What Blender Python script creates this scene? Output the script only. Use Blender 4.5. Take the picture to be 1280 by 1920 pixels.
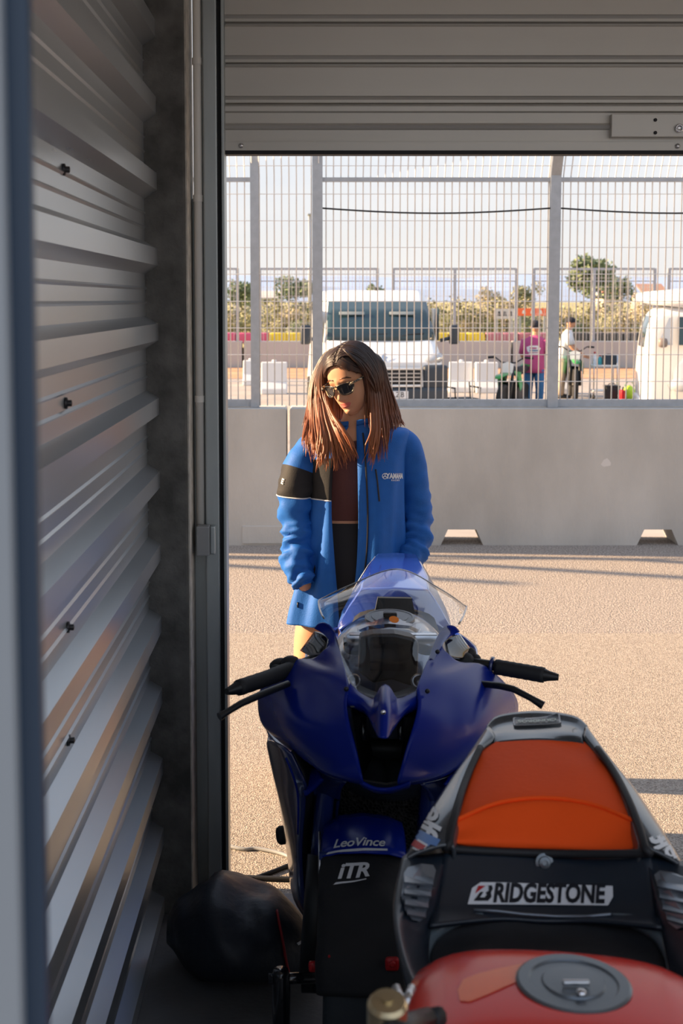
import bpy, bmesh, math, random
from mathutils import Vector, Matrix, noise
from mathutils.bvhtree import BVHTree
random.seed(7)
for o in list(bpy.data.objects): bpy.data.objects.remove(o)
SC = bpy.context.scene
COL = SC.collection

# ------------------------------------------------------------------ camera
FPX, PITCH, PPX, PPY, CAMZ = 2300.0, math.radians(4.7), 600.0, 752.0, 1.72
cam_d = bpy.data.cameras.new('camera')
cam = bpy.data.objects.new('camera', cam_d); COL.objects.link(cam)
cam.location = (0, 0, CAMZ)
cam.rotation_euler = (math.pi/2 - PITCH, 0, 0)
cam_d.sensor_fit = 'VERTICAL'; cam_d.sensor_height = 36.0; cam_d.sensor_width = 24.0
cam_d.lens = FPX/1920*36.0
cam_d.shift_x = (640-PPX)/1920.0
cam_d.shift_y = -(960-PPY)/1920.0
cam_d.clip_start = 0.05; cam_d.clip_end = 6000
cam_d.dof.use_dof = True; cam_d.dof.focus_distance = 3.7; cam_d.dof.aperture_fstop = 7.5
SC.camera = cam

# ------------------------------------------------------------------ sky and sun
W = bpy.data.worlds.new('world'); SC.world = W; W.use_nodes = True
nt = W.node_tree; nt.nodes.clear()
wo = nt.nodes.new('ShaderNodeOutputWorld'); bg = nt.nodes.new('ShaderNodeBackground')
tc = nt.nodes.new('ShaderNodeTexCoord'); sp = nt.nodes.new('ShaderNodeSeparateXYZ')
rp = nt.nodes.new('ShaderNodeValToRGB')
nt.links.new(tc.outputs['Generated'], sp.inputs[0]); nt.links.new(sp.outputs['Z'], rp.inputs[0])
el = rp.color_ramp.elements
el[0].position = 0.0; el[0].color = (0.79, 0.76, 0.735, 1)
el[1].position = 1.0; el[1].color = (0.50, 0.66, 0.95, 1)
for p_, c_ in ((0.05, (0.80, 0.795, 0.79)), (0.12, (0.74, 0.78, 0.84)), (0.40, (0.74, 0.84, 1.0))):
    e_ = el.new(p_); e_.color = (*c_, 1)
mp = nt.nodes.new('ShaderNodeMapping'); mp.inputs['Scale'].default_value = (3, 3, 16)
nz = nt.nodes.new('ShaderNodeTexNoise'); nz.inputs['Scale'].default_value = 1.6; nz.inputs['Detail'].default_value = 6
cr = nt.nodes.new('ShaderNodeValToRGB'); cr.color_ramp.elements[0].position = 0.45; cr.color_ramp.elements[1].position = 0.75
mx = nt.nodes.new('ShaderNodeMixRGB'); mx.inputs['Color2'].default_value = (0.88, 0.86, 0.84, 1)
ml = nt.nodes.new('ShaderNodeMath'); ml.operation = 'MULTIPLY'; ml.inputs[1].default_value = 0.55
nt.links.new(tc.outputs['Generated'], mp.inputs[0]); nt.links.new(mp.outputs[0], nz.inputs['Vector'])
nt.links.new(nz.outputs['Fac'], cr.inputs[0]); nt.links.new(cr.outputs[0], ml.inputs[0])
nt.links.new(ml.outputs[0], mx.inputs[0]); nt.links.new(rp.outputs[0], mx.inputs['Color1'])
nt.links.new(mx.outputs[0], bg.inputs[0]); bg.inputs[1].default_value = 1.0
nt.links.new(bg.outputs[0], wo.inputs[0])

SUN_EL, SUN_AZ = math.radians(20), math.radians(5.0)
sun_d = bpy.data.lights.new('sun', 'SUN'); sun_d.energy = 15.0; sun_d.angle = math.radians(0.6)
sun_d.color = (1.0, 0.70, 0.42)
sun = bpy.data.objects.new('sun', sun_d); COL.objects.link(sun)
sun_dir = Vector((math.cos(SUN_EL)*math.cos(SUN_AZ), -math.cos(SUN_EL)*math.sin(SUN_AZ), -math.sin(SUN_EL)))
sun.rotation_euler = sun_dir.to_track_quat('-Z', 'Y').to_euler()
sun.location = (-20, 6, 12)

SC.view_settings.view_transform = 'Standard'; SC.view_settings.look = 'None'
SC.view_settings.gamma = 1.0; SC.view_settings.exposure = 0.18
SC.view_settings.use_curve_mapping = False

# ------------------------------------------------------------------ helpers
_s, _c = math.sin(PITCH), math.cos(PITCH)
def ray(px, py):
    x = (px-PPX)/FPX; y = -(py-PPY)/FPX
    return Vector((x, y*_s + _c, y*_c - _s))
def P(px, py, d):                       # the point at depth Y = d seen at a pixel
    r = ray(px, py); return Vector((0, 0, CAMZ)) + r*(d/r.y)
def G(px, py, z=0.0):                   # the point at height z seen at a pixel
    r = ray(px, py); return Vector((0, 0, CAMZ)) + r*((z-CAMZ)/r.z)
def lerp(a, b, t): return a + (b-a)*t
def C8(r, g, b):
    f = lambda v: (v/255/12.92) if v/255 <= 0.04045 else ((v/255+0.055)/1.055)**2.4
    return (f(r), f(g), f(b))

def pm(name, col, rough=0.5, metal=0.0, var=0.0, vscale=6.0, bump=0.0, bscale=40.0, coat=0.0, spec=0.5,
       stretch=(1, 1, 1), col2=None, trans=0.0, ior=1.45, rvar=0.0, detail=5, lo=0.3, hi=0.7):
    m = bpy.data.materials.new(name); m.use_nodes = True
    t = m.node_tree; b = t.nodes['Principled BSDF']
    b.inputs['Base Color'].default_value = (*col, 1); b.inputs['Roughness'].default_value = rough
    b.inputs['Metallic'].default_value = metal; b.inputs['Coat Weight'].default_value = coat
    b.inputs['Coat Roughness'].default_value = 0.06
    b.inputs['Specular IOR Level'].default_value = spec; b.inputs['IOR'].default_value = ior
    b.inputs['Transmission Weight'].default_value = trans
    if var or bump or col2 or rvar:
        co = t.nodes.new('ShaderNodeTexCoord'); mpn = t.nodes.new('ShaderNodeMapping')
        mpn.inputs['Scale'].default_value = stretch
        t.links.new(co.outputs['Object'], mpn.inputs[0])
    if var or col2 or rvar:
        n = t.nodes.new('ShaderNodeTexNoise'); n.inputs['Scale'].default_value = vscale; n.inputs['Detail'].default_value = detail
        t.links.new(mpn.outputs[0], n.inputs['Vector'])
        r = t.nodes.new('ShaderNodeValToRGB')
        a_ = tuple(max(0, v*(1-var)) for v in col); z_ = tuple(min(1, v*(1+var)) for v in (col2 or col))
        r.color_ramp.elements[0].position = lo; r.color_ramp.elements[0].color = (*a_, 1)
        r.color_ramp.elements[1].position = hi; r.color_ramp.elements[1].color = (*z_, 1)
        t.links.new(n.outputs['Fac'], r.inputs[0]); t.links.new(r.outputs[0], b.inputs['Base Color'])
        if rvar:
            mr = t.nodes.new('ShaderNodeMapRange'); mr.inputs['To Min'].default_value = rough-rvar; mr.inputs['To Max'].default_value = rough+rvar
            t.links.new(n.outputs['Fac'], mr.inputs['Value']); t.links.new(mr.outputs[0], b.inputs['Roughness'])
    if bump:
        n2 = t.nodes.new('ShaderNodeTexNoise'); n2.inputs['Scale'].default_value = bscale; n2.inputs['Detail'].default_value = 4
        t.links.new(mpn.outputs[0], n2.inputs['Vector'])
        bp = t.nodes.new('ShaderNodeBump'); bp.inputs['Strength'].default_value = min(1, bump); bp.inputs['Distance'].default_value = 0.01*max(1, bump)
        t.links.new(n2.outputs['Fac'], bp.inputs['Height']); t.links.new(bp.outputs[0], b.inputs['Normal'])
    return m

def glass_mat(name, tint=(0.9, 0.95, 1.0), refl=0.12, rough=0.02, fres=1.5):
    m = bpy.data.materials.new(name); m.use_nodes = True; t = m.node_tree; t.nodes.clear()
    o = t.nodes.new('ShaderNodeOutputMaterial'); tr = t.nodes.new('ShaderNodeBsdfTransparent'); gl = t.nodes.new('ShaderNodeBsdfGlossy')
    mxn = t.nodes.new('ShaderNodeMixShader'); fr = t.nodes.new('ShaderNodeFresnel'); fr.inputs[0].default_value = fres
    ad = t.nodes.new('ShaderNodeMath'); ad.operation = 'ADD'; ad.inputs[1].default_value = refl; ad.use_clamp = True
    tr.inputs[0].default_value = (*tint, 1); gl.inputs['Roughness'].default_value = rough
    t.links.new(fr.outputs[0], ad.inputs[0]); t.links.new(ad.outputs[0], mxn.inputs[0])
    t.links.new(tr.outputs[0], mxn.inputs[1]); t.links.new(gl.outputs[0], mxn.inputs[2]); t.links.new(mxn.outputs[0], o.inputs[0])
    return m

MW = {}                                  # world matrices of the things' roots
def tag(o, label, cat, group=None):
    o['label'] = label; o['category'] = cat
    if group: o['group'] = group
    return o
def thing(name, label, cat, loc=(0, 0, 0), rz=0.0, group=None):
    o = bpy.data.objects.new(name, None); COL.objects.link(o); o.empty_display_size = 0.1
    o.location = loc; o.rotation_euler = (0, 0, rz); tag(o, label, cat, group)
    MW[o.name] = Matrix.Translation(Vector(loc)) @ Matrix.Rotation(rz, 4, 'Z')
    return o
def mk(name, V, F, mat, parent=None, smooth=True, world=True, midx=None, sharp=None, label=None, kind=None):
    """one mesh object; vertices are world points unless world=False (then the parent's own space)"""
    me = bpy.data.meshes.new(name)
    if parent is not None and world:
        mi = MW[parent.name].inverted(); V = [mi @ Vector(v) for v in V]
    me.from_pydata([tuple(v) for v in V], [], [tuple(f) for f in F]); me.update()
    for m_ in (mat if isinstance(mat, (list, tuple)) else [mat]): me.materials.append(m_)
    if midx: me.polygons.foreach_set('material_index', midx)
    me.polygons.foreach_set('use_smooth', [bool(smooth)]*len(me.polygons))
    if smooth and sharp is not None: me.set_sharp_from_angle(angle=math.radians(sharp))
    o = bpy.data.objects.new(name, me); COL.objects.link(o)
    if parent is not None:
        o.parent = parent; MW[o.name] = MW[parent.name]
    else: MW[o.name] = Matrix.Identity(4)
    if label: o['label'] = label
    if kind: o['kind'] = kind
    return o
def mod(o, typ, **kw):
    m_ = o.modifiers.new(typ.lower(), typ)
    for k, v in kw.items(): setattr(m_, k, v)
    return o
def copy_tree(o, parent=None):
    c = o.copy(); COL.objects.link(c); c.parent = parent
    for ch in list(o.children): copy_tree(ch, c)
    return c
def fixn(o):
    bm = bmesh.new(); bm.from_mesh(o.data); bmesh.ops.recalc_face_normals(bm, faces=bm.faces); bm.to_mesh(o.data); bm.free(); return o

class MB:
    def __init__(s): s.v = []; s.f = []; s.mi = []; s.cur = 0
    def add(s, V, F):
        b = len(s.v); s.v += [Vector(v) for v in V]; s.f += [tuple(i+b for i in f) for f in F]; s.mi += [s.cur]*len(F); return s
    def box(s, c, size, bev=0.0, rot=None):
        bm = bmesh.new(); bmesh.ops.create_cube(bm, size=1.0)
        bmesh.ops.scale(bm, vec=Vector(size), verts=bm.verts)
        if bev: bmesh.ops.bevel(bm, geom=list(bm.edges), offset=bev, segments=2, affect='EDGES', profile=0.6)
        bm.verts.index_update()
        V = [v.co.copy() for v in bm.verts]; F = [[v.index for v in f.verts] for f in bm.faces]; bm.free()
        if rot is not None: V = [rot @ v for v in V]
        return s.add([v + Vector(c) for v in V], F)
    def box2(s, a, b, bev=0.0):
        a = Vector(a); b = Vector(b); return s.box((a+b)/2, [abs(b[i]-a[i]) for i in range(3)], bev)
    def loft(s, rings, closed=True, cap=True):
        n = len(rings[0]); V = [p for r in rings for p in r]; F = []
        for i in range(len(rings)-1):
            for j in range(n if closed else n-1):
                k = (j+1) % n; F.append((i*n+j, i*n+k, (i+1)*n+k, (i+1)*n+j))
        if cap and closed:
            F.append(tuple(range(n-1, -1, -1))); F.append(tuple((len(rings)-1)*n+j for j in range(n)))
        return s.add(V, F)
    def grid(s, rows): return s.loft(rows, closed=False, cap=False)
    def tube(s, path, r, n=8, cap=True, up=None):
        path = [Vector(p) for p in path]; N = len(path)
        rr = r if isinstance(r, (list, tuple)) else [r]*N
        T = [(path[min(i+1, N-1)]-path[max(i-1, 0)]).normalized() for i in range(N)]
        u = Vector(up) if up else (Vector((0, 0, 1)) if abs(T[0].z) < 0.9 else Vector((0, 1, 0)))
        rings = []
        for i in range(N):
            u = (u - T[i]*u.dot(T[i])).normalized(); w = T[i].cross(u)
            a, b = rr[i] if isinstance(rr[i], (tuple, list)) else (rr[i], rr[i])
            rings.append([path[i] + u*(a*math.cos(2*math.pi*k/n)) + w*(b*math.sin(2*math.pi*k/n)) for k in range(n)])
        return s.loft(rings, True, cap)
    def lathe(s, prof, o, ax, n=24, ref=None):
        o = Vector(o); ax = Vector(ax).normalized(); u = Vector(ref) if ref else (Vector((0, 0, 1)) if abs(ax.z) < 0.9 else Vector((1, 0, 0)))
        u = (u-ax*u.dot(ax)).normalized(); w = ax.cross(u)
        return s.loft([[o + ax*h + u*(r*math.cos(2*math.pi*k/n)) + w*(r*math.sin(2*math.pi*k/n)) for k in range(n)] for r, h in prof])
    def sph(s, c, r, nu=16, nv=10, rot=None):
        c = Vector(c); r = (r, r, r) if not isinstance(r, (tuple, list)) else r; rings = []
        for i in range(nv+1):
            t = math.pi*(0.02+0.96*i/nv)
            ring = [Vector((r[0]*math.sin(t)*math.cos(2*math.pi*k/nu), r[1]*math.sin(t)*math.sin(2*math.pi*k/nu), -r[2]*math.cos(t))) for k in range(nu)]
            rings.append([c + (rot @ p if rot is not None else p) for p in ring])
        return s.loft(rings)
    def prism(s, poly, vec):
        n = len(poly); vec = Vector(vec); V = [Vector(p) for p in poly] + [Vector(p)+vec for p in poly]
        F = [tuple(range(n)), tuple(range(2*n-1, n-1, -1))] + [(i, i+n, (i+1) % n+n, (i+1) % n) for i in range(n)]
        return s.add(V, F)
    def build(s, name, mat, parent=None, fix=True, **kw):
        o = mk(name, s.v, s.f, mat, parent, midx=s.mi if isinstance(mat, (list, tuple)) else None, **kw)
        if fix: fixn(o)
        return o

def cr1(p0, p1, p2, p3, t):
    return 0.5*((2*p1) + (p2-p0)*t + (2*p0-5*p1+4*p2-p3)*t*t + (3*p1-p0-3*p2+p3)*t*t*t)
def spline(pts, n):                      # Catmull-Rom through points (Vectors or numbers), n samples per span
    out = []; N = len(pts)
    for i in range(N-1):
        a, b, c, d = pts[max(i-1, 0)], pts[i], pts[i+1], pts[min(i+2, N-1)]
        for k in range(n): out.append(cr1(a, b, c, d, k/n))
    out.append(pts[-1]); return out
def surf(ctrl, nu, nv):                  # smooth surface through a grid of control points
    rows = [spline([Vector(p) for p in r], nu) for r in ctrl]
    cols = [spline([r[j] for r in rows], nv) for j in range(len(rows[0]))]
    return [[cols[j][i] for j in range(len(cols))] for i in range(len(cols[0]))]
def bvh_of(*objs):
    V, F = [], []
    for o in objs:
        b = len(V); mwx = MW[o.name]; V += [mwx @ v.co for v in o.data.vertices]; F += [tuple(i+b for i in p.vertices) for p in o.data.polygons]
    return BVHTree.FromPolygons(V, F)
def text_flat(s, size=1.0, shear=0.0, offset=0.0, spacing=1.0, sx=1.0):
    cu = bpy.data.curves.new('lettering', 'FONT'); cu.body = s; cu.size = size; cu.shear = shear; cu.offset = offset
    cu.space_character = spacing; cu.align_x = 'CENTER'; cu.align_y = 'CENTER'; cu.resolution_u = 3
    ob = bpy.data.objects.new('lettering', cu); COL.objects.link(ob)
    me = bpy.data.meshes.new_from_object(ob.evaluated_get(bpy.context.evaluated_depsgraph_get()))
    V = [Vector((v.co.x*sx, v.co.y, 0)) for v in me.vertices]; F = [tuple(p.vertices) for p in me.polygons]
    bpy.data.objects.remove(ob); bpy.data.curves.remove(cu); bpy.data.meshes.remove(me)
    return V, F
def decal(name, VF, O, A, B, mat, parent, bvh=None, lift=0.0015, reach=0.3, label=None, subdiv=0, clip=False):
    """flat print laid on a surface: (u,v) -> O + u*A + v*B, dropped along -A x B onto the surface"""
    V, F = VF
    if subdiv:
        bm = bmesh.new(); vs = [bm.verts.new(v) for v in V]
        for f in F:
            try: bm.faces.new([vs[i] for i in f])
            except ValueError: pass
        bmesh.ops.triangulate(bm, faces=bm.faces)
        for _ in range(3):
            ed = [e for e in bm.edges if e.calc_length() > subdiv]
            if not ed: break
            bmesh.ops.subdivide_edges(bm, edges=ed, cuts=1); bmesh.ops.triangulate(bm, faces=bm.faces)
        bm.verts.index_update(); V = [v.co.copy() for v in bm.verts]; F = [[v.index for v in f.verts] for f in bm.faces]; bm.free()
    O, A, B = Vector(O), Vector(A), Vector(B); N = A.cross(B).normalized(); out = []; miss = set()
    for i_, v in enumerate(V):
        p = O + A*v.x + B*v.y
        if bvh:
            h = bvh.ray_cast(p + N*reach*0.5, -N, reach)
            if h[0] is not None: p = h[0] + N*lift
            elif clip: miss.add(i_)
        out.append(p)
    if miss: F = [f for f in F if not any(i in miss for i in f)]
    return mk(name, out, F, mat, parent, smooth=False, label=label)
def polyf(pts): return [Vector((x, y, 0)) for x, y in pts], [tuple(range(len(pts)))]
def rrect(w, h, r, n=4):
    out = []
    for cx, cy, a0 in ((w/2-r, h/2-r, 0), (-w/2+r, h/2-r, 90), (-w/2+r, -h/2+r, 180), (w/2-r, -h/2+r, 270)):
        for k in range(n+1):
            a = math.radians(a0+90*k/n); out.append((cx+r*math.cos(a), cy+r*math.sin(a)))
    return out

# ------------------------------------------------------------------ materials
M = {}
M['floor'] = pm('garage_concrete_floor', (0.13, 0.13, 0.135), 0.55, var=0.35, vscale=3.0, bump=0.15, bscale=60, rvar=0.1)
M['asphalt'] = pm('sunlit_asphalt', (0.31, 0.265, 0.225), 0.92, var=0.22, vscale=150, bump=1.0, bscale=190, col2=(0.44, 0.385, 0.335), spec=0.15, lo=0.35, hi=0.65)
M['asphalt_far'] = pm('coarse_asphalt', (0.26, 0.225, 0.20), 0.95, var=0.24, vscale=90, bump=1.0, bscale=110, col2=(0.42, 0.37, 0.33), spec=0.1, lo=0.36, hi=0.66)
M['paddock'] = pm('paddock_asphalt', (0.38, 0.34, 0.31), 0.95, var=0.12, vscale=2.0, spec=0.15)
M['concrete'] = pm('barrier_concrete', (0.47, 0.455, 0.43), 0.9, var=0.16, vscale=2.2, bump=0.25, bscale=45, spec=0.25, detail=9, stretch=(1, 1, 0.45))
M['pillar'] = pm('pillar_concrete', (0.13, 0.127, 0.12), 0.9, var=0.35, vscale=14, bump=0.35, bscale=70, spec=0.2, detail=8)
M['sheet'] = pm('galvanised_sheet', (0.42, 0.455, 0.49), 0.30, 0.65, var=0.10, vscale=5, rvar=0.07, stretch=(1, 0.15, 1))
M['steel'] = pm('galvanised_guide', (0.42, 0.46, 0.47), 0.48, 0.85, var=0.15, vscale=12, rvar=0.1, stretch=(1, 1, 0.2))
M['shutter'] = pm('roller_shutter_grey', (0.60, 0.58, 0.54), 0.40, 0.35, var=0.10, vscale=4, rvar=0.08, stretch=(0.2, 1, 1))
M['fence'] = pm('galvanised_fence', (0.40, 0.43, 0.47), 0.5, 0.6, var=0.08, vscale=20)
M['wire'] = pm('galvanised_wire', (0.78, 0.75, 0.72), 0.5, 0.2)
M['dark'] = pm('black_rubber', (0.012, 0.013, 0.016), 0.6)
M['plastic'] = pm('grey_plastic', (0.30, 0.31, 0.32), 0.45)
M['pvc'] = pm('white_pvc', (0.80, 0.78, 0.74), 0.35)
M['navy'] = pm('navy_frame', (0.028, 0.052, 0.090), 0.4)
M['pale'] = pm('pale_panel', (0.30, 0.33, 0.36), 0.5)
M['plaster'] = pm('garage_wall_paint', (0.78, 0.78, 0.77), 0.85, var=0.08, vscale=3)
M['chrome'] = pm('polished_steel', (0.7, 0.7, 0.72), 0.16, 1.0)
M['screw'] = pm('dark_screw', (0.05, 0.05, 0.055), 0.4, 0.8)

# ------------------------------------------------------------------ setting
YT = G(600, 1675).y                      # where the garage slab meets the asphalt
YW = G(290, 1715).y                      # far end of the ribbed wall
XW = P(274, 800, YW).x
YG = YT + 0.0                           # roller door guide
def struct(o): o['kind'] = 'structure'; return o
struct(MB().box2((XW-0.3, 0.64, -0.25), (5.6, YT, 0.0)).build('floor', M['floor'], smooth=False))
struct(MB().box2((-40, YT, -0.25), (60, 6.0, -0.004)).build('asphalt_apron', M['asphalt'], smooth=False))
YB = G(600, 1020).y                      # front face of the concrete barrier
YS = G(600, 1186).y
for o_ in [COL.objects['asphalt_apron']]:
    for v in o_.data.vertices:
        if v.co.y > 5: v.co.y = YS
struct(MB().box2((-40, YS, -0.25), (60, YB+0.32, -0.010)).build('asphalt_lane', M['asphalt_far'], smooth=False))
ZP = -0.40                               # the paddock behind the barrier lies lower
struct(MB().box2((-60, YB+0.32, -0.7), (90, 46, ZP)).build('paddock_ground', M['paddock'], smooth=False))

# ribbed metal wall on the left
ribs = []
z0 = P(292, 746.6, YW).z; pitch = 0.2008
kmin = -int((z0)//pitch) - 1
prof = []
zs = [z0 + k*pitch for k in range(-12, 14)]
for z in zs:
    D = 0.034
    prof += [(0, z-0.066), (D, z-0.043), (D, z), (0, z+0.020)]
    a = z+0.020; L_ = pitch-0.086
    prof += [(0, a+L_*0.33-0.004), (0.004, a+L_*0.33), (0, a+L_*0.33+0.004), (0, a+L_*0.66-0.004), (0.004, a+L_*0.66), (0, a+L_*0.66+0.004)]
prof = [(x, z) for x, z in prof if -0.08 < z < 3.32]
prof[0] = (prof[0][0], 0.0)
prof = [q for q in prof if q[1] >= 0]
mb = MB()
ys = [0.82, 1.2, 1.8, 2.4, 3.0, YW]
mb.grid([[Vector((XW+x, y, z)) for x, z in prof] for y in ys])
wl = mb.build('wall_left', M['sheet'], smooth=False, fix=False)
struct(wl); mod(wl, 'SOLIDIFY', thickness=0.004, offset=0)
for i, (px, py) in enumerate(((118, 318), (122, 756), (126, 1176), (127, 1388))):
    r = ray(px, py); p = Vector((0, 0, CAMZ)) + r*((XW+0.002)/r.x)
    MB().lathe([(0.011, 0), (0.011, 0.004), (0.006, 0.005), (0.006, 0.012), (0.003, 0.013)], p, (1, 0, 0), 10).build('screw', M['screw'], wl)
struct(MB().box2((XW-0.3, 0.8, 0), (XW-0.05, YW, 3.4)).build('wall_partition', M['plaster'], smooth=False))
# concrete pillar between wall and door guide
XP = P(351, 800, YW).x
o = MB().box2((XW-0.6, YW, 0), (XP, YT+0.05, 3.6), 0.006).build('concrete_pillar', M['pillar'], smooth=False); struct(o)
struct(MB().box2((XP, YW+0.004, 0), (XP+0.004, YT+0.05, 3.6)).build('pillar_lit_edge', pm('pillar_lit_edge_tone', (0.50, 0.47, 0.42), 0.9, var=0.25, vscale=30, bump=0.2, bscale=90), smooth=False))  # outdoor light on the pillar's side, put into a paler strip's colour
# front wall left of the pillar and above the door, ceiling, right and back walls
struct(MB().box2((-9, YT-0.2, 0), (XW-0.6, YT+0.05, 4.2)).build('wall_front', M['plaster'], smooth=False))
struct(MB().box2((XP+0.02, YT+0.07, 3.05), (5.6, YT+0.2, 4.2)).build('wall_front_lintel', M['plaster'], smooth=False))
struct(MB().box2((4.1, YT-.2, 0), (5.6, YT+0.05, 4.2)).build('wall_front_right', M['plaster'], smooth=False))
struct(MB().box2((5.4, 0.8, 0), (5.6, YT, 3.4)).build('wall_right', M['plaster'], smooth=False))
struct(MB().box2((XW-0.3, 0.8, 3.4), (5.6, YT+0.25, 3.6)).build('ceiling', M['plaster'], smooth=False))
mb = MB(); mb.box2((-3.0, 0.64, 0), (-0.20, 0.80, 3.6)); mb.box2((4.7, 0.64, 0), (7.0, 0.80, 3.6)); mb.box2((-0.20, 0.64, 2.8), (4.7, 0.80, 3.6))
struct(mb.build('wall_back', M['plaster'], smooth=False))
struct(MB().box2((-30, -60, -0.3), (40, 0.64, -0.01)).build('rear_yard', pm('rear_yard_asphalt', (0.13, 0.135, 0.145), 0.9), smooth=False))

# door guide, conduit, sensor box, cable
xg0, xg1 = P(366, 800, YG).x, P(425, 800, YG).x
xa = P(386, 800, YG).x; xb = P(412, 800, YG).x
g = thing('door_guide', 'galvanised steel guide channel of the roller door beside the concrete pillar', 'door guide', (xg0, YG, -0.004))
MB().box2((xa, YG-0.03, -0.004), (xb, YG+0.05, 3.5), 0.004).build('channel', M['steel'], g, smooth=False)
MB().box2((xb, YG-0.012, -0.004), (P(419, 800, YG).x, YG+0.05, 3.5)).build('slot', M['dark'], g, smooth=False)
MB().box2((P(419.5, 800, YG).x, YG-0.028, -0.004), (xg1, YG+0.05, 3.5), 0.002).build('flange', M['steel'], g, smooth=False)
MB().box2((XP+0.005, YG+0.01, -0.004), (xa, YG+0.03, P(366, 372, YG).z)).build('back_plate', M['steel'], g, smooth=False)
MB().box2((P(373, 800, YG).x, YG+0.01, P(366, 372, YG).z), (xa, YG+0.03, 3.5)).build('back_plate', M['steel'], g, smooth=False)
xc = P(374.6, 800, YG-0.02).x
c = thing('conduit', 'white plastic cable conduit running down beside the door guide', 'conduit', (xc, YG-0.02, P(0, 985, YG).z))
MB().tube([(xc, YG-0.018, P(0, 984, YG-.02).z), (xc, YG-0.018, 3.4)], 0.0120, 14).build('pipe', M['pvc'], c)
for py in (115, 372, 748):
    z = P(380, py, YG-.02).z
    MB().tube([(xc, YG-0.018, z-0.009), (xc, YG-0.018, z+0.009)], 0.0140, 14).build('clip', M['pvc'], c, sharp=40)
z1 = P(0, 985, YG-.05).z; z2 = P(0, 1040, YG-.05).z
bxo = thing('sensor_box', 'small grey plastic switch box at the lower end of the conduit', 'switch box', (xc, YG-0.04, z2))
MB().box2((P(369, 1000, YG-.05).x, YG-0.07, z2), (P(394, 1000, YG-.05).x, YG-0.031, z1), 0.004).build('box', M['plastic'], bxo, smooth=False)
MB().box2((P(394.5, 1000, YG-.05).x, YG-0.065, z2+0.003), (P(404, 1000, YG-.05).x, YG-0.031, z1-0.001), 0.004).build('lid', M['steel'], bxo, smooth=False)

# near frame at the left edge, right beside the camera
D1 = 0.62
fr = thing('door_frame', 'out-of-focus navy metal door frame close to the lens at left edge', 'door frame', (P(20, 900, D1).x, D1, 0))
x1 = P(65, 700, D1).x
MB().box2((P(14, 700, D1).x, D1, 0), (x1, D1+0.010, 2.6), 0.002).build('jamb', M['navy'], fr, smooth=False)
MB().box2((P(-60, 700, D1).x, D1-0.01, 0), (P(14, 700, D1-0.01).x, D1+0.01, 2.6), 0.002).build('panel', M['pale'], fr, smooth=False)

# roller shutter, half lowered
YR = YG + 0.02
dr = bpy.data.objects.new('door_1', None); COL.objects.link(dr); dr['kind'] = 'structure'
zb = P(700, 286, YR).z; dr.location = (xg1, YR, zb); MW['door_1'] = Matrix.Translation((xg1, YR, zb))
zg = [P(700, y, YR).z for y in (196, 120, 45)]
sp_ = zg[1]-zg[0]; X0, X1 = xg1-0.012, 4.1
def extr(prof, name, mat, parent):       # a profile in (depth, height) run across the door
    mb = MB(); mb.loft([[Vector((X, YR+y, z)) for y, z in prof] for X in (X0, X1)]); return mb.build(name, mat, parent, smooth=False)
sl = None
for k in range(9):
    zc = zg[0] + k*sp_
    if sl is None:
        pr = [(0.0, 0.020), (0.006, 0.014), (0.006, 0.006), (0.028, 0.005), (0.028, 0.0), (0.034, 0.0), (0.034, sp_-0.0002), (0.028, sp_-0.0002), (0.028, sp_-0.003), (0.004, sp_-0.004),
              (-0.002, sp_-0.010), (-0.002, 0.029), (-0.006, 0.0285), (-0.006, 0.023)]
        sl = extr([(y, zc+z) for y, z in pr], 'slat', M['shutter'], dr); basez = zc
    else:
        s2 = sl.copy(); COL.objects.link(s2); s2.location.z = zc-basez
zr = lambda py: P(700, py, YR).z
extr([(0.0, zr(197)), (-0.008, zr(200)), (-0.008, zr(209)), (0.0, zr(212)), (0.0, zr(231)), (-0.006, zr(232)), (-0.012, zr(236)), (-0.006, zr(242)), (0.0, zr(244)),
      (0.0, zr(266)), (-0.010, zr(267)), (-0.010, zr(283)), (0.03, zr(283)), (0.03, zr(197))], 'bottom_rail', M['shutter'], dr)
extr([(-0.012, zr(283)), (-0.012, zr(290)), (0.034, zr(290)), (0.034, zr(283))], 'rubber_seal', M['dark'], dr)
pl = MB().box2((P(1142, 230, YR).x, YR-0.028, zr(259)), (P(1330, 230, YR).x, YR, zr(216)), 0.002).build('lock_plate', M['shutter'], dr, smooth=False)
for px, py in ((1228, 225), (1228, 249), (1310, 225), (1310, 249)):
    MB().lathe([(0.005, 0), (0.005, 0.003), (0.003, 0.005)], P(px, py, YR-0.028), (0, -1, 0), 8).build('rivet', M['screw'], pl)
MB().lathe([(0.012, 0), (0.012, 0.008), (0.008, 0.010), (0.008, 0.006), (0.001, 0.006)], P(1272, 241, YR-0.028), (0, -1, 0), 14).build('lock_cylinder', M['chrome'], pl)
for px, py in ((452, 273), (1270, 274)):
    MB().lathe([(0.007, 0), (0.007, 0.003), (0.004, 0.006)], P(px, py, YR-0.012), (0, -1, 0), 10).build('bolt', M['chrome'], dr)

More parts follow.
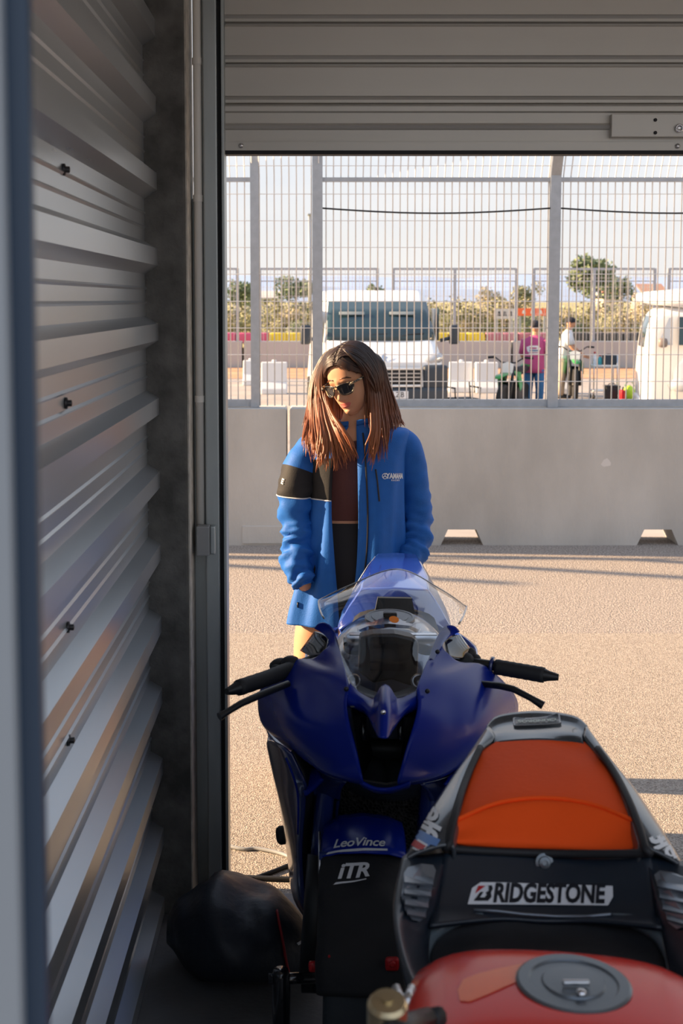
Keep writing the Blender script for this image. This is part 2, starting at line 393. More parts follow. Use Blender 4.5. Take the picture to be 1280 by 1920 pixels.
# ------------------------------------------------------------------ concrete barrier
ZB = P(700, 767, YB).z
def barrier(xa, xb, notches, label):
    t = thing('concrete_barrier', label, 'barrier', ((xa+xb)/2, YB+0.15, -0.01), group='concrete barrier blocks along the lane')
    bot = [(xa, -0.01)]
    for a, b in notches: bot += [(a, -0.01), (a+0.05, P(0, 993, YB).z), (b-0.05, P(0, 993, YB).z), (b, -0.01)]
    bot += [(xb, -0.01)]
    zp = P(0, 972, YB).z
    up = [(xb, ZB-0.012), (xb-0.012, ZB), (xa+0.012, ZB), (xa, ZB-0.012)]
    MB().prism([(x, YB, z) for x, z in bot+up], (0, 0.32, 0)).build('block', M['concrete'], t, smooth=False)
    return t
XJ = P(540, 900, YB).x
b1 = barrier(XJ-3.2, XJ-0.012, [], 'weathered concrete barrier block left of the joint, behind the woman')
pk = MB(); a = P(454, 986, YB); b = P(531, 1019, YB)
pk.box2((a.x, YB-0.010, b.z), (b.x, YB+0.02, a.z), 0.004).build('filled_pocket', M['concrete'], b1, smooth=False)
barrier(XJ-9.2, XJ-3.22, [], 'concrete barrier block further along the lane, beyond the door guide')
n1 = (P(826, 1000, YB).x, P(906, 1000, YB).x); n2 = (P(1194, 1000, YB).x, P(1272, 1000, YB).x)
b2 = barrier(XJ+0.012, XJ+3.6, [n1, n2], 'long concrete barrier block right of the joint with two lifting notches')
wp = MB(); wp.add([P(1136+9*math.cos(i*0.7)*(1+0.25*math.sin(i*2.1)), 868+8*math.sin(i*0.7)*(1+.2*math.cos(i*1.7)), YB-0.001) for i in range(9)], [tuple(range(9))])
wp.build('paint_spot', pm('white_paint', (0.62, 0.6, 0.58), 0.8), b2, smooth=False)

# ------------------------------------------------------------------ mesh fence on the barrier
YF = YB + 0.16
ZFB = ZB + 0.002
ft = thing('safety_fence', 'galvanised steel mesh safety fence standing on the concrete barrier', 'fence', (1.0, YF, ZB))
ZF = 2.75
def zf(py): return P(700, py, YF).z
XL, XR = P(-300, 600, YF).x, P(1420, 600, YF).x
posts = [(-1610, 19, 1), (-1170, 19, 1), (-730, 19, 1), (-290, 19, 1), (150, 19, 1), (478, 15, 0), (595, 19, 0), (1036, 19, 1), (1478, 19, 1)]
zt = zf(330)
def bend(z):                             # the top of the fence leans over the lane
    return 0.0 if z < zt else (z-zt)*0.55
for px, w, bd in posts:
    x = P(px, 600, YF).x; hw = w/2*YF/FPX
    rows = []
    for z in (ZFB, zt, zt+0.25, zt+0.9):
        y = YF - (bend(z) if bd else 0)
        rows.append([(x-hw, y-0.05, z), (x+hw, y-0.05, z), (x+hw, y+0.03, z), (x-hw, y+0.03, z)])
    MB().loft(rows).build('post', M['fence'], ft, smooth=False)
spans = [(P(-1610, 0, YF).x, P(470, 0, YF).x), (P(486, 0, YF).x, P(586, 0, YF).x), (P(604, 600, YF).x, P(1027, 600, YF).x), (P(1045, 600, YF).x, P(1470, 600, YF).x)]
for i, (a, b) in enumerate(spans):
    if i == 1: continue
    for z, h in ((ZB+0.030, 0.026), (zf(335), 0.022)):
        MB().box2((a, YF-0.02, z-h/1.0), (b, YF+0.02, z+h/1.0 if h > .024 else z+h/3)).build('rail', M['fence'], ft, smooth=False)
wm = None
x = XL
xw = P(604+7, 600, YF).x; stp = 13.75*YF/FPX
k0 = -int((xw-XL)/stp)
for k in range(k0, int((XR-xw)/stp)+1):
    x = xw + k*stp
    if wm is None:
        wm = MB().tube([(x, YF, ZB+0.01), (x, YF, zt), (x, YF-bend(zt+0.7), zt+0.7)], 0.0046, 6).build('wire', M['wire'], ft); x00 = x
    else:
        w2 = wm.copy(); COL.objects.link(w2); w2.location.x = x-x00
hw_ = None
for py in (715, 665, 615, 565, 514, 464, 414, 364, 312):
    z = zf(py)
    MB().tube([(XL, YF-bend(z)-0.006, z), (XR, YF-bend(z)-0.006, z)], 0.0026, 6).build('cross_wire', M['wire'], ft)
for a, b in ((spans[2][0], spans[2][1]), (spans[3][0], spans[3][1])):
    pts = [Vector((lerp(a, b, t/12), YF-0.03, zf(391) - 0.035*math.sin(math.pi*t/12)*1.0)) for t in range(13)]
    MB().tube(pts, 0.006, 6).build('sagging_cable', M['dark'], ft)

# ================================================================== blue sport motorcycle
M['blue'] = pm('royal_blue_paint', (0.003, 0.016, 0.23), 0.27, 0.0, coat=0.05, spec=0.18)
M['blue2'] = pm('fairing_blue_dark', (0.010, 0.022, 0.12), 0.22, 0.0, coat=0.8)
M['tankp'] = pm('tank_silver_blue', (0.09, 0.115, 0.18), 0.20, 0.3, coat=0.6)
M['tailblue'] = pm('tail_blue_gloss', (0.02, 0.055, 0.36), 0.14, 0.0, coat=1.0, spec=0.9)
M['tailblue'].node_tree.nodes['Principled BSDF'].inputs['Coat IOR'].default_value = 2.0
M['black'] = pm('satin_black', (0.010, 0.011, 0.013), 0.42)
M['gloss'] = pm('gloss_black', (0.008, 0.009, 0.012), 0.15, coat=0.5)
M['tyre'] = pm('tyre_rubber', (0.018, 0.018, 0.020), 0.75, bump=0.1, bscale=80)
M['fabric'] = pm('black_nylon', (0.010, 0.011, 0.014), 0.72, bump=0.35, bscale=18, var=0.2, vscale=10)
M['fabric2'] = pm('grey_nylon', (0.020, 0.027, 0.036), 0.7, bump=0.2, bscale=25)
M['red'] = pm('red_plastic', (0.45, 0.01, 0.015), 0.4)
M['orange'] = pm('orange_sticker', (0.85, 0.22, 0.01), 0.4)
M['white'] = pm('white_print', (0.70, 0.72, 0.75), 0.45)
M['silver'] = pm('brushed_aluminium', (0.55, 0.56, 0.58), 0.3, 1.0)
M['grip'] = pm('grip_rubber', (0.014, 0.015, 0.018), 0.65)
M['screen'] = glass_mat('clear_windscreen', (0.93, 0.96, 1.0), 0.05, 0.03, 1.35)
M['smoke'] = glass_mat('smoked_deflector', (0.40, 0.42, 0.45), 0.10, 0.05, 1.4)
def mesh_mat():
    m = pm('radiator_honeycomb', (0.012, 0.013, 0.015), 0.5); t = m.node_tree; b = t.nodes['Principled BSDF']
    co = t.nodes.new('ShaderNodeTexCoord'); v = t.nodes.new('ShaderNodeTexVoronoi'); v.inputs['Scale'].default_value = 160
    t.links.new(co.outputs['Object'], v.inputs['Vector']); bp = t.nodes.new('ShaderNodeBump'); bp.inputs['Strength'].default_value = 1; bp.inputs['Distance'].default_value = 0.006
    t.links.new(v.outputs['Distance'], bp.inputs['Height']); t.links.new(bp.outputs[0], b.inputs['Normal'])
    r = t.nodes.new('ShaderNodeValToRGB'); r.color_ramp.elements[0].color = (0.001, 0.001, 0.001, 1); r.color_ramp.elements[1].color = (0.05, 0.05, 0.055, 1)
    r.color_ramp.elements[0].position = 0.25; r.color_ramp.elements[1].position = 0.6
    t.links.new(v.outputs['Distance'], r.inputs[0]); t.links.new(r.outputs[0], b.inputs['Base Color']); return m
M['radiator'] = mesh_mat()

BX, BY, BRZ = 0.118, 2.30, -math.atan(0.08)
BB = thing('sport_motorcycle', 'blue fully faired sport motorcycle with clear windscreen in the garage doorway', 'motorcycle', (BX, BY, 0), BRZ)
BM = MW[BB.name]; BMI = BM.inverted()
def midx(d): return BX + 0.08*(d-BY)
def mir(p):                              # mirror a world point across the bike's middle plane
    q = BMI @ Vector(p); q.x = -q.x; return BM @ q
def mirg(rows): return [[mir(p) for p in r] for r in rows]
def panel(name, ctrl, nu, nv, mat, parent, th=0.004, both=True, sharp=None):
    S = surf([[P(*q) if not isinstance(q, Vector) else q for q in r] for r in ctrl], nu, nv)
    for rows in ([S, mirg(S)] if both else [S]):
        o = MB().grid(rows).build(name, mat, parent, sharp=sharp)
        mod(o, 'SOLIDIFY', thickness=th, offset=0)
    return S

UP = [
 [(590,1178,2.68),(596,1170,2.67),(606,1168,2.66),(616,1172,2.65)],
 [(606,1188,2.66),(612,1184,2.655),(619,1181,2.65),(626,1184,2.64)],
 [(619,1206,2.61),(623,1205,2.605),(628,1205,2.60),(634,1206,2.595)],
 [(606,1222,2.58),(616,1226,2.56),(628,1229,2.54),(640,1232,2.52)],
 [(585,1236,2.60),(606,1246,2.53),(628,1252,2.48),(647,1257,2.45)],
 [(541,1241,2.66),(572,1256,2.55),(612,1272,2.45),(654,1288,2.38)],
 [(491,1290,2.72),(538,1300,2.52),(600,1312,2.41),(649,1316,2.34)],
 [(485,1325,2.74),(530,1345,2.48),(595,1357,2.36),(653,1350,2.30)],
 [(493,1358,2.70),(545,1387,2.45),(605,1402,2.33),(663,1390,2.27)],
 [(520,1385,2.64),(572,1420,2.42),(627,1438,2.30),(672,1428,2.25)],
 [(556,1412,2.58),(602,1445,2.38),(645,1460,2.28),(680,1466,2.23)],
 [(562,1415,2.66),(606,1447,2.50),(648,1463,2.42),(682,1470,2.36)],
]
panel('fairing_panel', UP, 6, 4, M['blue'], BB)
# beak between the two halves
BK = [
 [(654,1284,2.39),(674,1304,2.37),(702,1313,2.35),(722,1288,2.34),(742,1313,2.35),(772,1305,2.37),(793,1290,2.39)],
 [(651,1298,2.37),(676,1312,2.35),(704,1322,2.32),(721,1305,2.29),(741,1322,2.32),(772,1313,2.35),(796,1302,2.37)],
 [(650,1310,2.36),(678,1320,2.34),(700,1335,2.29),(720,1330,2.24),(742,1336,2.29),(770,1320,2.34),(797,1312,2.36)],
 [(650,1318,2.36),(682,1327,2.335),(702,1350,2.27),(719,1360,2.21),(739,1350,2.27),(764,1328,2.335),(797,1319,2.36)],
 [(652,1320,2.38),(690,1336,2.33),(706,1366,2.25),(718,1386,2.19),(731,1368,2.25),(754,1338,2.33),(796,1322,2.38)],
]
S = surf([[P(*q) for q in r] for r in BK], 6, 5)
o = MB().grid(S).build('nose_beak', M['blue'], BB); mod(o, 'SOLIDIFY', thickness=0.006, offset=1)
# strip under the air intake
LI = [[(676,1462,2.24),(700,1474,2.23),(720,1477,2.22),(742,1474,2.23),(768,1464,2.24)],
      [(680,1470,2.28),(702,1480,2.27),(720,1482,2.26),(740,1480,2.27),(764,1472,2.28)]]
o = MB().grid(surf([[P(*q) for q in r] for r in LI], 4, 2)).build('intake_lip', M['blue'], BB); mod(o, 'SOLIDIFY', thickness=0.006)
# air intake duct (dark, open towards the front)
rings = []
for d, (l, r, t, b) in ((2.345, (657, 790, 1325, 1462)), (2.50, (672, 775, 1335, 1440)), (2.70, (690, 760, 1345, 1410))):
    rings.append([P(l, t, d), P((l+r)/2, t-6, d), P(r, t, d), P(lerp(r, (l+r)/2, .3), b, d), P((l+r)/2, b+8, d), P(lerp(l, (l+r)/2, .3), b, d)])
mb = MB(); mb.loft(rings, True, False); mb.f.append(tuple(range(12, 18))); mb.mi.append(0)
o = mb.build('air_intake', M['black'], BB, smooth=False); mod(o, 'SOLIDIFY', thickness=0.004, offset=0)
for px in (682, 752):                    # little headlamp-blank brackets in the intake
    MB().tube([P(px, 1345, 2.38), P(px-2, 1368, 2.37), P(px, 1388, 2.36)], 0.006, 8).build('intake_bracket', M['gloss'], BB)
# clear deflectors in the cut-outs beside the ears
DF = [[(590,1184,2.70),(602,1187,2.68),(616,1195,2.655)], [(576,1203,2.70),(594,1206,2.66),(613,1208,2.63)], [(563,1220,2.72),(584,1230,2.66),(606,1226,2.60)]]
panel('hand_deflector', DF, 4, 4, M['smoke'], BB, 0.003)
# windscreen
def ws(t_):                              # from base to top edge; u runs left to right
    return t_
WS = [
 [(654,1286,2.385),(676,1304,2.365),(720,1306,2.34),(768,1304,2.365),(795,1290,2.385)],
 [(640,1232,2.52),(668,1262,2.44),(724,1268,2.40),(782,1262,2.44),(812,1240,2.50)],
 [(624,1184,2.65),(656,1215,2.53),(728,1214,2.47),(802,1216,2.53),(838,1196,2.60)],
 [(604,1154,2.76),(640,1170,2.63),(732,1155,2.56),(826,1172,2.62),(864,1164,2.71)],
 [(597,1128,2.88),(634,1125,2.74),(738,1098,2.66),(838,1126,2.72),(874,1140,2.82)],
 [(606,1121,2.96),(650,1100,2.84),(744,1067,2.77),(825,1104,2.82),(872,1136,2.90)],
]
S = surf([[P(*q) for q in r] for r in WS], 8, 5)
wsn = MB().grid(S).build('windscreen', M['screen'], BB)
edge = S[-1]
M['edge'] = glass_mat('screen_edge_gloss', (0.75, 0.78, 0.82), 0.45, 0.25)
MB().tube(edge[:], 0.0016, 6).build('screen_edge', M['edge'], wsn)
for side in (0, -1):
    MB().tube([r[side] for r in S[14:]], 0.002, 6).build('screen_edge', M['edge'], wsn)
wb = bvh_of(wsn)
pd = [(math.cos(2*math.pi*i/20)*0.0105, math.sin(2*math.pi*i/20)*0.0105) for i in range(20)]
r_ = ray(738, 1164); h = wb.ray_cast(Vector((0, 0, CAMZ)), r_.normalized(), 6)
A_ = Vector((1, 0, 0)); nn = h[1] if h[1].y < 0 else -h[1]; B_ = nn.cross(A_).normalized(); A_ = B_.cross(nn).normalized()
o = MB().prism([h[0] + nn*0.003 + A_*x + B_*y for x, y in pd], nn*0.0012).build('round_sticker', M['orange'], wsn, smooth=False, label='orange round sticker')
for px, py, d in ((648, 1208, 2.565), (649, 1292, 2.365), (820, 1222, 2.52), (801, 1296, 2.365), (718, 1336, 2.215)):
    MB().sph(P(px, py, d-0.006), (0.005, 0.003, 0.005), 10, 6).build('fairing_bolt', M['chrome'] if px == 718 else M['black'], BB)
# instrument block behind the screen
mb = MB(); bl = [(675,1195),(700,1189),(740,1189),(772,1196),(785,1206),(783,1262),(772,1288),(735,1276),(700,1282),(672,1262)]
mb.prism([P(x, y, 2.60) for x, y in bl], (0, 0.06, -0.004)); o = mb.build('instrument_block', M['black'], BB, smooth=False); mod(o, 'BEVEL', width=0.006, segments=2)
mb = MB(); mb.prism([P(x, y, 2.598) for x, y in ((692,1206),(770,1208),(768,1258),(694,1256))], (0, -0.002, 0)); mb.build('display', M['gloss'], o, smooth=False)
# grey fairing stay below it
ST = [[(650,1262,2.50),(676,1285,2.50),(722,1300,2.48),(768,1288,2.50),(796,1266,2.50)], [(656,1286,2.44),(682,1303,2.43),(722,1309,2.42),(762,1304,2.43),(790,1290,2.44)]]
o = MB().grid(surf([[P(*q) for q in r] for r in ST], 4, 3)).build('fairing_stay', pm('stay_grey', (0.22, 0.26, 0.30), 0.4, 0.3), BB); mod(o, 'SOLIDIFY', thickness=0.006)
for px in (662, 784):
    MB().lathe([(0.016, 0), (0.016, 0.01), (0.010, 0.012), (0.010, 0.004), (0.001, 0.004)], P(px, 1278, 2.47), (0, -1, 0.4), 14).build('fork_cap', M['silver'], BB)
mb = MB(); mb.box2(P(655, 1192, 2.69), P(818, 1186, 2.71), 0.002); mb.build('top_yoke', M['silver'], BB, smooth=False)
MB().box2(P(707, 1186, 2.68), P(728, 1180, 2.69), 0.002).build('yoke_clip', M['white'], BB, smooth=False)
for px in (668, 800):
    MB().lathe([(0.03, 0), (0.03, 0.025), (0.022, 0.03), (0.001, 0.03)], P(px, 1215, 2.72), (0, -0.3, 1), 18).build('fork_top', M['silver'], BB)
# tank: rings across the bike
def ring_sec(d, hw, zt, zb, n=24, flat=2.6, cx=None):
    out = []
    c_ = midx(d) if cx is None else cx
    for k in range(n):
        a = 2*math.pi*k/n; ca, sa = math.cos(a), math.sin(a)
        x = hw*math.copysign(abs(ca)**(2/flat), ca); zz = math.copysign(abs(sa)**(2/flat), sa)
        z = (zt+zb)/2 + zz*(zt-zb)/2
        w = 1.0 - 0.18*max(0, zz)**2
        out.append(Vector((c_ + x*w, d - 0.08*x, z)))
    return out
TK = [(2.66, .06, .80, .66), (2.70, .11, .87, .60), (2.76, .145, .915, .55), (2.86, .172, .945, .52), (3.00, .178, .945, .52), (3.12, .165, .925, .54), (3.24, .135, .885, .58), (3.34, .10, .83, .62), (3.38, .07, .79, .66)]
tk = MB().loft([ring_sec(*t_) for t_ in TK]).build('fuel_tank', M['tankp'], BB)
mod(tk, 'SUBSURF', levels=1, render_levels=1)
tb = bvh_of(tk)
def drop(x, y, z=2.0):
    h = tb.ray_cast(Vector((x, y, z)), Vector((0, 0, -1))); return h[0]
pc = drop(midx(2.98), 2.98) - Vector((0, 0, .008))
MB().lathe([(0.062, -0.006), (0.062, 0.002), (0.056, 0.003), (0.054, 0.001), (0.046, 0.001), (0.045, 0.003), (0.001, 0.003)], pc + Vector((0, 0, 0.001)), (0, -0.06, 1), 28).build('filler_cap', M['plastic'], tk, sharp=35)
MB().box(pc + Vector((0.0, -0.005, 0.010)), (0.034, 0.022, 0.012), 0.004).build('cap_lock', M['black'], tk)
# dark tank top pad with pale edging, in front of the cap
q = [(691,1165,2.80),(785,1165,2.80),(772,1186,2.70),(700,1186,2.70)]
rows = []
for i in range(5):
    rows.append([])
    for j in range(7):
        d = lerp(2.90, 2.735, i/4); hw = lerp(0.075, 0.055, i/4); x = midx(d) + hw*(j/3-1)
        p = drop(x, d); rows[-1].append((p if p else Vector((x, d, 0.86))) + Vector((0, 0, -0.001)))
o = MB().grid(rows).build('tank_pad', M['gloss'], tk); mod(o, 'SOLIDIFY', thickness=0.004)
for j in (0, 6):
    MB().tube([r[j] + Vector((0, 0, 0.003)) for r in rows], 0.002, 6).build('pad_edging', M['white'], tk)
# seat
SE = [(3.33, .085, .80, .70), (3.42, .125, .795, .70), (3.52, .135, .795, .70), (3.60, .125, .81, .70)]
MB().loft([ring_sec(*t_, n=20, flat=3.5) for t_ in SE]).build('seat', M['fabric'], BB)
# tail cowl with hump
def tailsec(d, wt, wb, zt, zm, zb):
    c_ = midx(d)
    pts = [(-wt, zt), (0, zt+0.004), (wt, zt), (lerp(wt, wb, .5), lerp(zt, zm, .45)), (wb, zm), (wb*0.75, zb), (0, zb-0.01), (-wb*0.75, zb), (-wb, zm), (-lerp(wt, wb, .5), lerp(zt, zm, .45))]
    return [Vector((c_+x, d-0.08*x, z)) for x, z in pts]
TC = [(3.58, .085, .165, .790, .74, .66), (3.60, .100, .17, .862, .745, .66), (3.70, .098, .165, .880, .76, .67), (3.85, .080, .14, .888, .78, .69), (3.98, .064, .11, .888, .79, .72), (4.02, .05, .09, .87, .79, .74)]
tl = MB().loft([tailsec(*t_) for t_ in TC]).build('tail_cowl', M['tailblue'], BB, sharp=28)
mod(tl, 'BEVEL', width=0.006, segments=2, limit_method='ANGLE')
MB().prism([Vector((midx(3.575)+x, 3.572-0.08*x, z)) for x, z in ((-.062, .785), (.062, .785), (.050, .845), (-.050, .845))], (0, -0.018, 0)).build('back_pad', M['fabric2'], BB, smooth=False)
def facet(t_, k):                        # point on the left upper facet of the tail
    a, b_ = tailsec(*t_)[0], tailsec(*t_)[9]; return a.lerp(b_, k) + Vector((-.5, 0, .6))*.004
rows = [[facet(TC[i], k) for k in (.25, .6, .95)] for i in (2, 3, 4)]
mb = MB(); mb.grid(rows); o = mb.build('painted_glint', M['white'], tl); mod(o, 'SOLIDIFY', thickness=.001)  # sun glint on the facet, laid on as a white strip
# side covers below the tank
for sgn in (-1, 1):
    ctrl = [[(sgn*.10,.42,.66),(sgn*.19,.60,.75),(sgn*.225,.85,.80),(sgn*.215,1.05,.78),(sgn*.17,1.25,.76)],
            [(sgn*.12,.42,.50),(sgn*.20,.60,.58),(sgn*.235,.85,.66),(sgn*.225,1.05,.66),(sgn*.17,1.25,.68)],
            [(sgn*.12,.45,.36),(sgn*.19,.62,.40),(sgn*.20,.85,.48),(sgn*.19,1.05,.52),(sgn*.16,1.25,.60)]]
    S = surf([[BM @ Vector(p) for p in r] for r in ctrl], 4, 4)
    o = MB().grid(S).build('side_cover', M['tailblue'], BB); mod(o, 'SOLIDIFY', thickness=0.006)
# lower fairing
LF = [
 [(545,1412,2.47),(524,1398,2.50),(503,1388,2.66),(500,1392,2.78)],
 [(571,1470,2.46),(546,1455,2.50),(516,1440,2.68),(511,1446,2.80)],
 [(572,1500,2.50),(556,1508,2.53),(532,1512,2.68),(526,1516,2.82)],
 [(566,1600,2.56),(556,1604,2.58),(543,1604,2.70),(539,1606,2.84)],
 [(574,1690,2.60),(563,1692,2.62),(554,1684,2.72),(550,1680,2.86)],
 [(600,1746,2.62),(596,1744,2.64),(590,1740,2.74),(586,1736,2.88)],
]
LFw = []
for r in LF:
    r = [P(*q) for q in r]; l = r[-1]; r.append(Vector((l.x+0.012, 3.05, l.z))); r.append(Vector((l.x+0.05, 3.28, l.z))); LFw.append(r)
S = surf(LFw, 5, 5)
for rows in (S, mirg(S)):
    o = MB().grid(rows).build('lower_fairing', M['blue2'], BB); mod(o, 'SOLIDIFY', thickness=0.005)
    MB().tube([r[3]*0.5+r[5]*0.5 for r in rows[2:14]], 0.004, 6).build('fairing_seam', M['blue'], o)
# blue corner pieces joining upper and lower fairing
CP = [[(572,1492,2.47),(590,1478,2.46),(604,1462,2.44)], [(566,1470,2.50),(584,1458,2.49),(598,1448,2.48)], [(556,1448,2.54),(574,1444,2.53),(590,1440,2.52)]]
panel('fairing_corner', CP, 4, 3, M['blue'], BB, 0.006)
# dark inner panels behind the fairing openings and glossy infill under the upper fairing
IN = []
for r in LF:
    p0 = P(*r[0]); IN.append([p0 + Vector((0, .01, 0)), p0.lerp(Vector((midx(2.72)-.10, 2.72, p0.z)), .5) + Vector((0, .03, 0)), Vector((midx(2.80)-.10, 2.80, p0.z))])
S = surf(IN, 4, 4)
for rows in (S, mirg(S)): mod(MB().grid(rows).build('inner_fairing', M['black'], BB), 'SOLIDIFY', thickness=.004)
FI = [[(496,1362,2.78),(522,1388,2.70),(556,1416,2.62),(604,1450,2.52),(650,1466,2.46)], [(508,1392,2.70),(528,1412,2.64),(556,1442,2.58),(590,1468,2.54),(640,1480,2.50)], [(522,1430,2.66),(540,1448,2.62),(566,1478,2.56),(590,1492,2.56),(636,1500,2.56)]]
panel('fairing_infill', FI, 4, 4, M['blue2'], BB, .004)
# belly pan
bp_ = []
for d, w, z in ((2.62, .16, .14), (2.8, .17, .12), (3.1, .15, .12), (3.35, .10, .15)):
    bp_.append([Vector((midx(d)+w*math.cos(a), d-0.08*w*math.cos(a), z+0.10-0.10*math.sin(a))) for a in [math.pi*k/8 for k in range(9)]])
o = MB().grid(bp_).build('belly_pan', M['blue2'], BB); mod(o, 'SOLIDIFY', thickness=0.005)
# radiator, engine block
def bx_l(c, s, bev=0.0):                 # box in the bike's own axes
    m_ = MB(); m_.box((0, 0, 0), s, bev); m_.v = [BM @ (v + Vector(c)) for v in m_.v]; return m_
bx_l((0, .47, .46), (.36, .03, .34), .006).build('radiator', M['radiator'], BB, smooth=False)
bx_l((0, .72, .38), (.30, .36, .36), .03).build('engine_block', M['black'], BB)
bx_l((0, .60, .70), (.13, .5, .10), .03).build('frame_beam', M['black'], BB)
bx_l((0, 1.25, .52), (.13, .5, .22), .04).build('subframe', M['black'], BB)
# crash bobbin
pb = P(524, 1563, 2.86)
MB().lathe([(0.012, -.06), (0.012, 0), (0.020, 0.001), (0.022, 0.01), (0.022, 0.03), (0.018, 0.036), (0.007, 0.036), (0.006, 0.032), (0.001, 0.032)], pb + Vector((0.03, 0, 0)), (-1, -0.35, 0), 20).build('crash_bobbin', M['grip'], BB, sharp=40)
# fork, wheel, mudguard
WC = Vector((P(682, 1700, 2.42).x, 2.46, 0.305)); wyaw = math.radians(-2)
ax = Vector((math.cos(wyaw), math.sin(wyaw), 0)); fw = Vector((math.sin(wyaw), -math.cos(wyaw), 0)); up = Vector((0, 0, 1))
for sgn in (-1, 1):
    a = WC + ax*(sgn*0.108); top = BM @ Vector((sgn*.115, .34, .93))
    lo = a + Vector((0, -0.01, 0.0)); md = lo.lerp(top, 0.38)
    MB().tube([lo, md], 0.028, 14).build('fork_lower', M['silver'] if False else M['black'], BB)
    MB().tube([md - (top-lo).normalized()*0.02, top], 0.021, 14).build('fork_tube', M['blue2'], BB)
    MB().lathe([(0.03, -.02), (0.03, .02)], a, ax*sgn, 14).build('axle_clamp', M['black'], BB)
fg = [(598,1602),(618,1600),(616,1668),(598,1676)]
mb = MB(); mb.prism([P(x, y, 2.385) for x, y in fg], (0, 0.012, 0)); g1 = mb.build('fork_guard', pm('guard_blue', (.02, .04, .16), .35), BB, smooth=False)
mb = MB(); mb.prism([P(x, y, 2.383) for x, y in ((600,1628),(615,1622),(606,1650),(600,1668))], (0, -0.001, 0)); mb.build('red_flash', M['red'], g1, smooth=False)
mb = MB(); mb.prism([P(x, y, 2.383) for x, y in ((604,1668),(610,1640),(615,1628),(614,1664))], (0, -0.001, 0)); mb.build('white_flash', M['white'], g1, smooth=False)
MB().tube([P(599, 1560, 2.44), P(599, 1620, 2.38), P(600, 1690, 2.36)], 0.003, 6).build('brake_hose', M['silver'], BB)
def around(prof, a0, a1, n, cap=False):  # profile (offset along axle, radius) swept round the wheel; angle 0 = up, + = forward
    rows = []
    for i in range(n+1):
        a = lerp(a0, a1, i/n); dr_ = fw*math.sin(a) + up*math.cos(a)
        rows.append([WC + ax*o_ + dr_*r for o_, r in prof])
    return rows
tp = [(-.055,.215),(-.060,.25),(-.052,.275),(-.03,.293),(0,.298),(.03,.293),(.052,.275),(.060,.25),(.055,.215)]
fwheel = MB().grid(around(tp, 0, 2*math.pi, 48)).build('front_wheel', M['tyre'], BB)
MB().lathe([(.218,-.045),(.222,-.04),(.205,-.02),(.205,.02),(.222,.04),(.218,.045),(.20,.03),(.20,-.03)], WC, ax, 40).build('rim', M['blue2'], fwheel)
for k in range(6):
    a = 2*math.pi*k/6; d_ = fw*math.sin(a)+up*math.cos(a)
    MB().tube([WC+d_*.03, WC+d_*.205], [0.013, 0.010], 8).build('spoke', M['blue2'], fwheel)
MB().lathe([(.03,-.06),(.035,0),(.03,.06)], WC, ax, 16).build('hub', M['silver'], fwheel)
for sgn in (-1, 1):
    MB().lathe([(.155, 0), (.155, .005), (.11, .005), (.11, 0)], WC + ax*(sgn*.075), ax, 40).build('brake_disc', M['silver'], BB)
    bx = MB(); bx.box(WC + ax*(sgn*.085) + Vector((0, .13, .06)), (.05, .07, .11), .012); bx.build('brake_caliper', M['black'], BB)
pf = [(-.084,.292),(-.080,.308),(-.05,.320),(0,.326),(.05,.320),(.080,.308),(.084,.292)]
rows = around(pf, math.radians(-75), math.radians(14), 22)
for i in range(4):                       # pointed front edge
    for j in range(7): rows[-1-i][j] = rows[-1-i][j] + (fw*0.9-up*0.35)*0.012*(1-abs(j-3)/3)*(4-i)/4
fd = MB().grid(rows).build('front_mudguard', M['blue'], BB); mod(fd, 'SOLIDIFY', thickness=0.004, offset=1)
# handlebars
def bar(name, pts, r, mat, parent=BB, n=12): return MB().tube([P(*q) for q in pts], r, n).build(name, mat, parent, sharp=50)
hb1 = bar('handlebar', [(600,1232,2.68),(560,1247,2.65),(540,1256,2.62)], .0115, M['black'])
pts = [P(*q) for q in ((548,1253,2.63),(500,1272,2.565),(446,1290,2.50))]
pp = []; rr = []
for i in range(15):
    t_ = i/14; p = pts[0].lerp(pts[1], t_*2) if t_ < .5 else pts[1].lerp(pts[2], t_*2-1); pp.append(p); rr.append(.0165+.0008*(i % 2))
MB().tube(pp, rr, 14).build('grip', M['grip'], hb1)
bar('bar_end', [(446,1290,2.50),(436,1293.5,2.49),(425,1297,2.478)], [.0145,.011,.007], M['black'], hb1)
bar('lever', [(540,1282,2.52),(492,1301,2.455),(452,1319,2.41),(424,1336,2.385),(411,1344,2.375)], [.007,.0075,.007,.0065,.0085], M['black'], hb1)
for q, s_ in (((528,1249,2.66),(.028,.022,.018)), ((545,1243,2.64),(.022,.02,.016)), ((518,1256,2.64),(.014,.014,.012))):
    MB().sph(P(*q), s_, 12, 8).build('lever_perch', M['grip'], hb1)
hb2 = bar('handlebar', [(850,1236,2.68),(888,1243,2.66),(930,1249,2.645)], .0115, M['black'])
pts = [P(*q) for q in ((928,1250,2.64),(975,1258,2.62),(1020,1266,2.60))]
pp = []; rr = []
for i in range(15):
    t_ = i/14; pp.append(pts[0].lerp(pts[2], t_)); rr.append(.0165+.0008*(i % 2))
MB().tube(pp, rr, 14).build('grip', M['grip'], hb2)
bar('bar_end', [(1020,1266,2.60),(1030,1267.5,2.595),(1047,1270,2.59)], [.0145,.011,.007], M['black'], hb2)
axg = (P(1020,1266,2.60)-P(928,1250,2.64)).normalized()
MB().lathe([(.012,-.004),(.021,-.003),(.021,.003),(.012,.004)], P(922,1249,2.645), axg, 18).build('throttle_flange', M['blue2'], hb2)
bar('lever', [(900,1282,2.55),(938,1286,2.50),(962,1292,2.48),(995,1309,2.46),(1018,1323,2.45)], [.007,.0075,.007,.0065,.0085], M['black'], hb2)
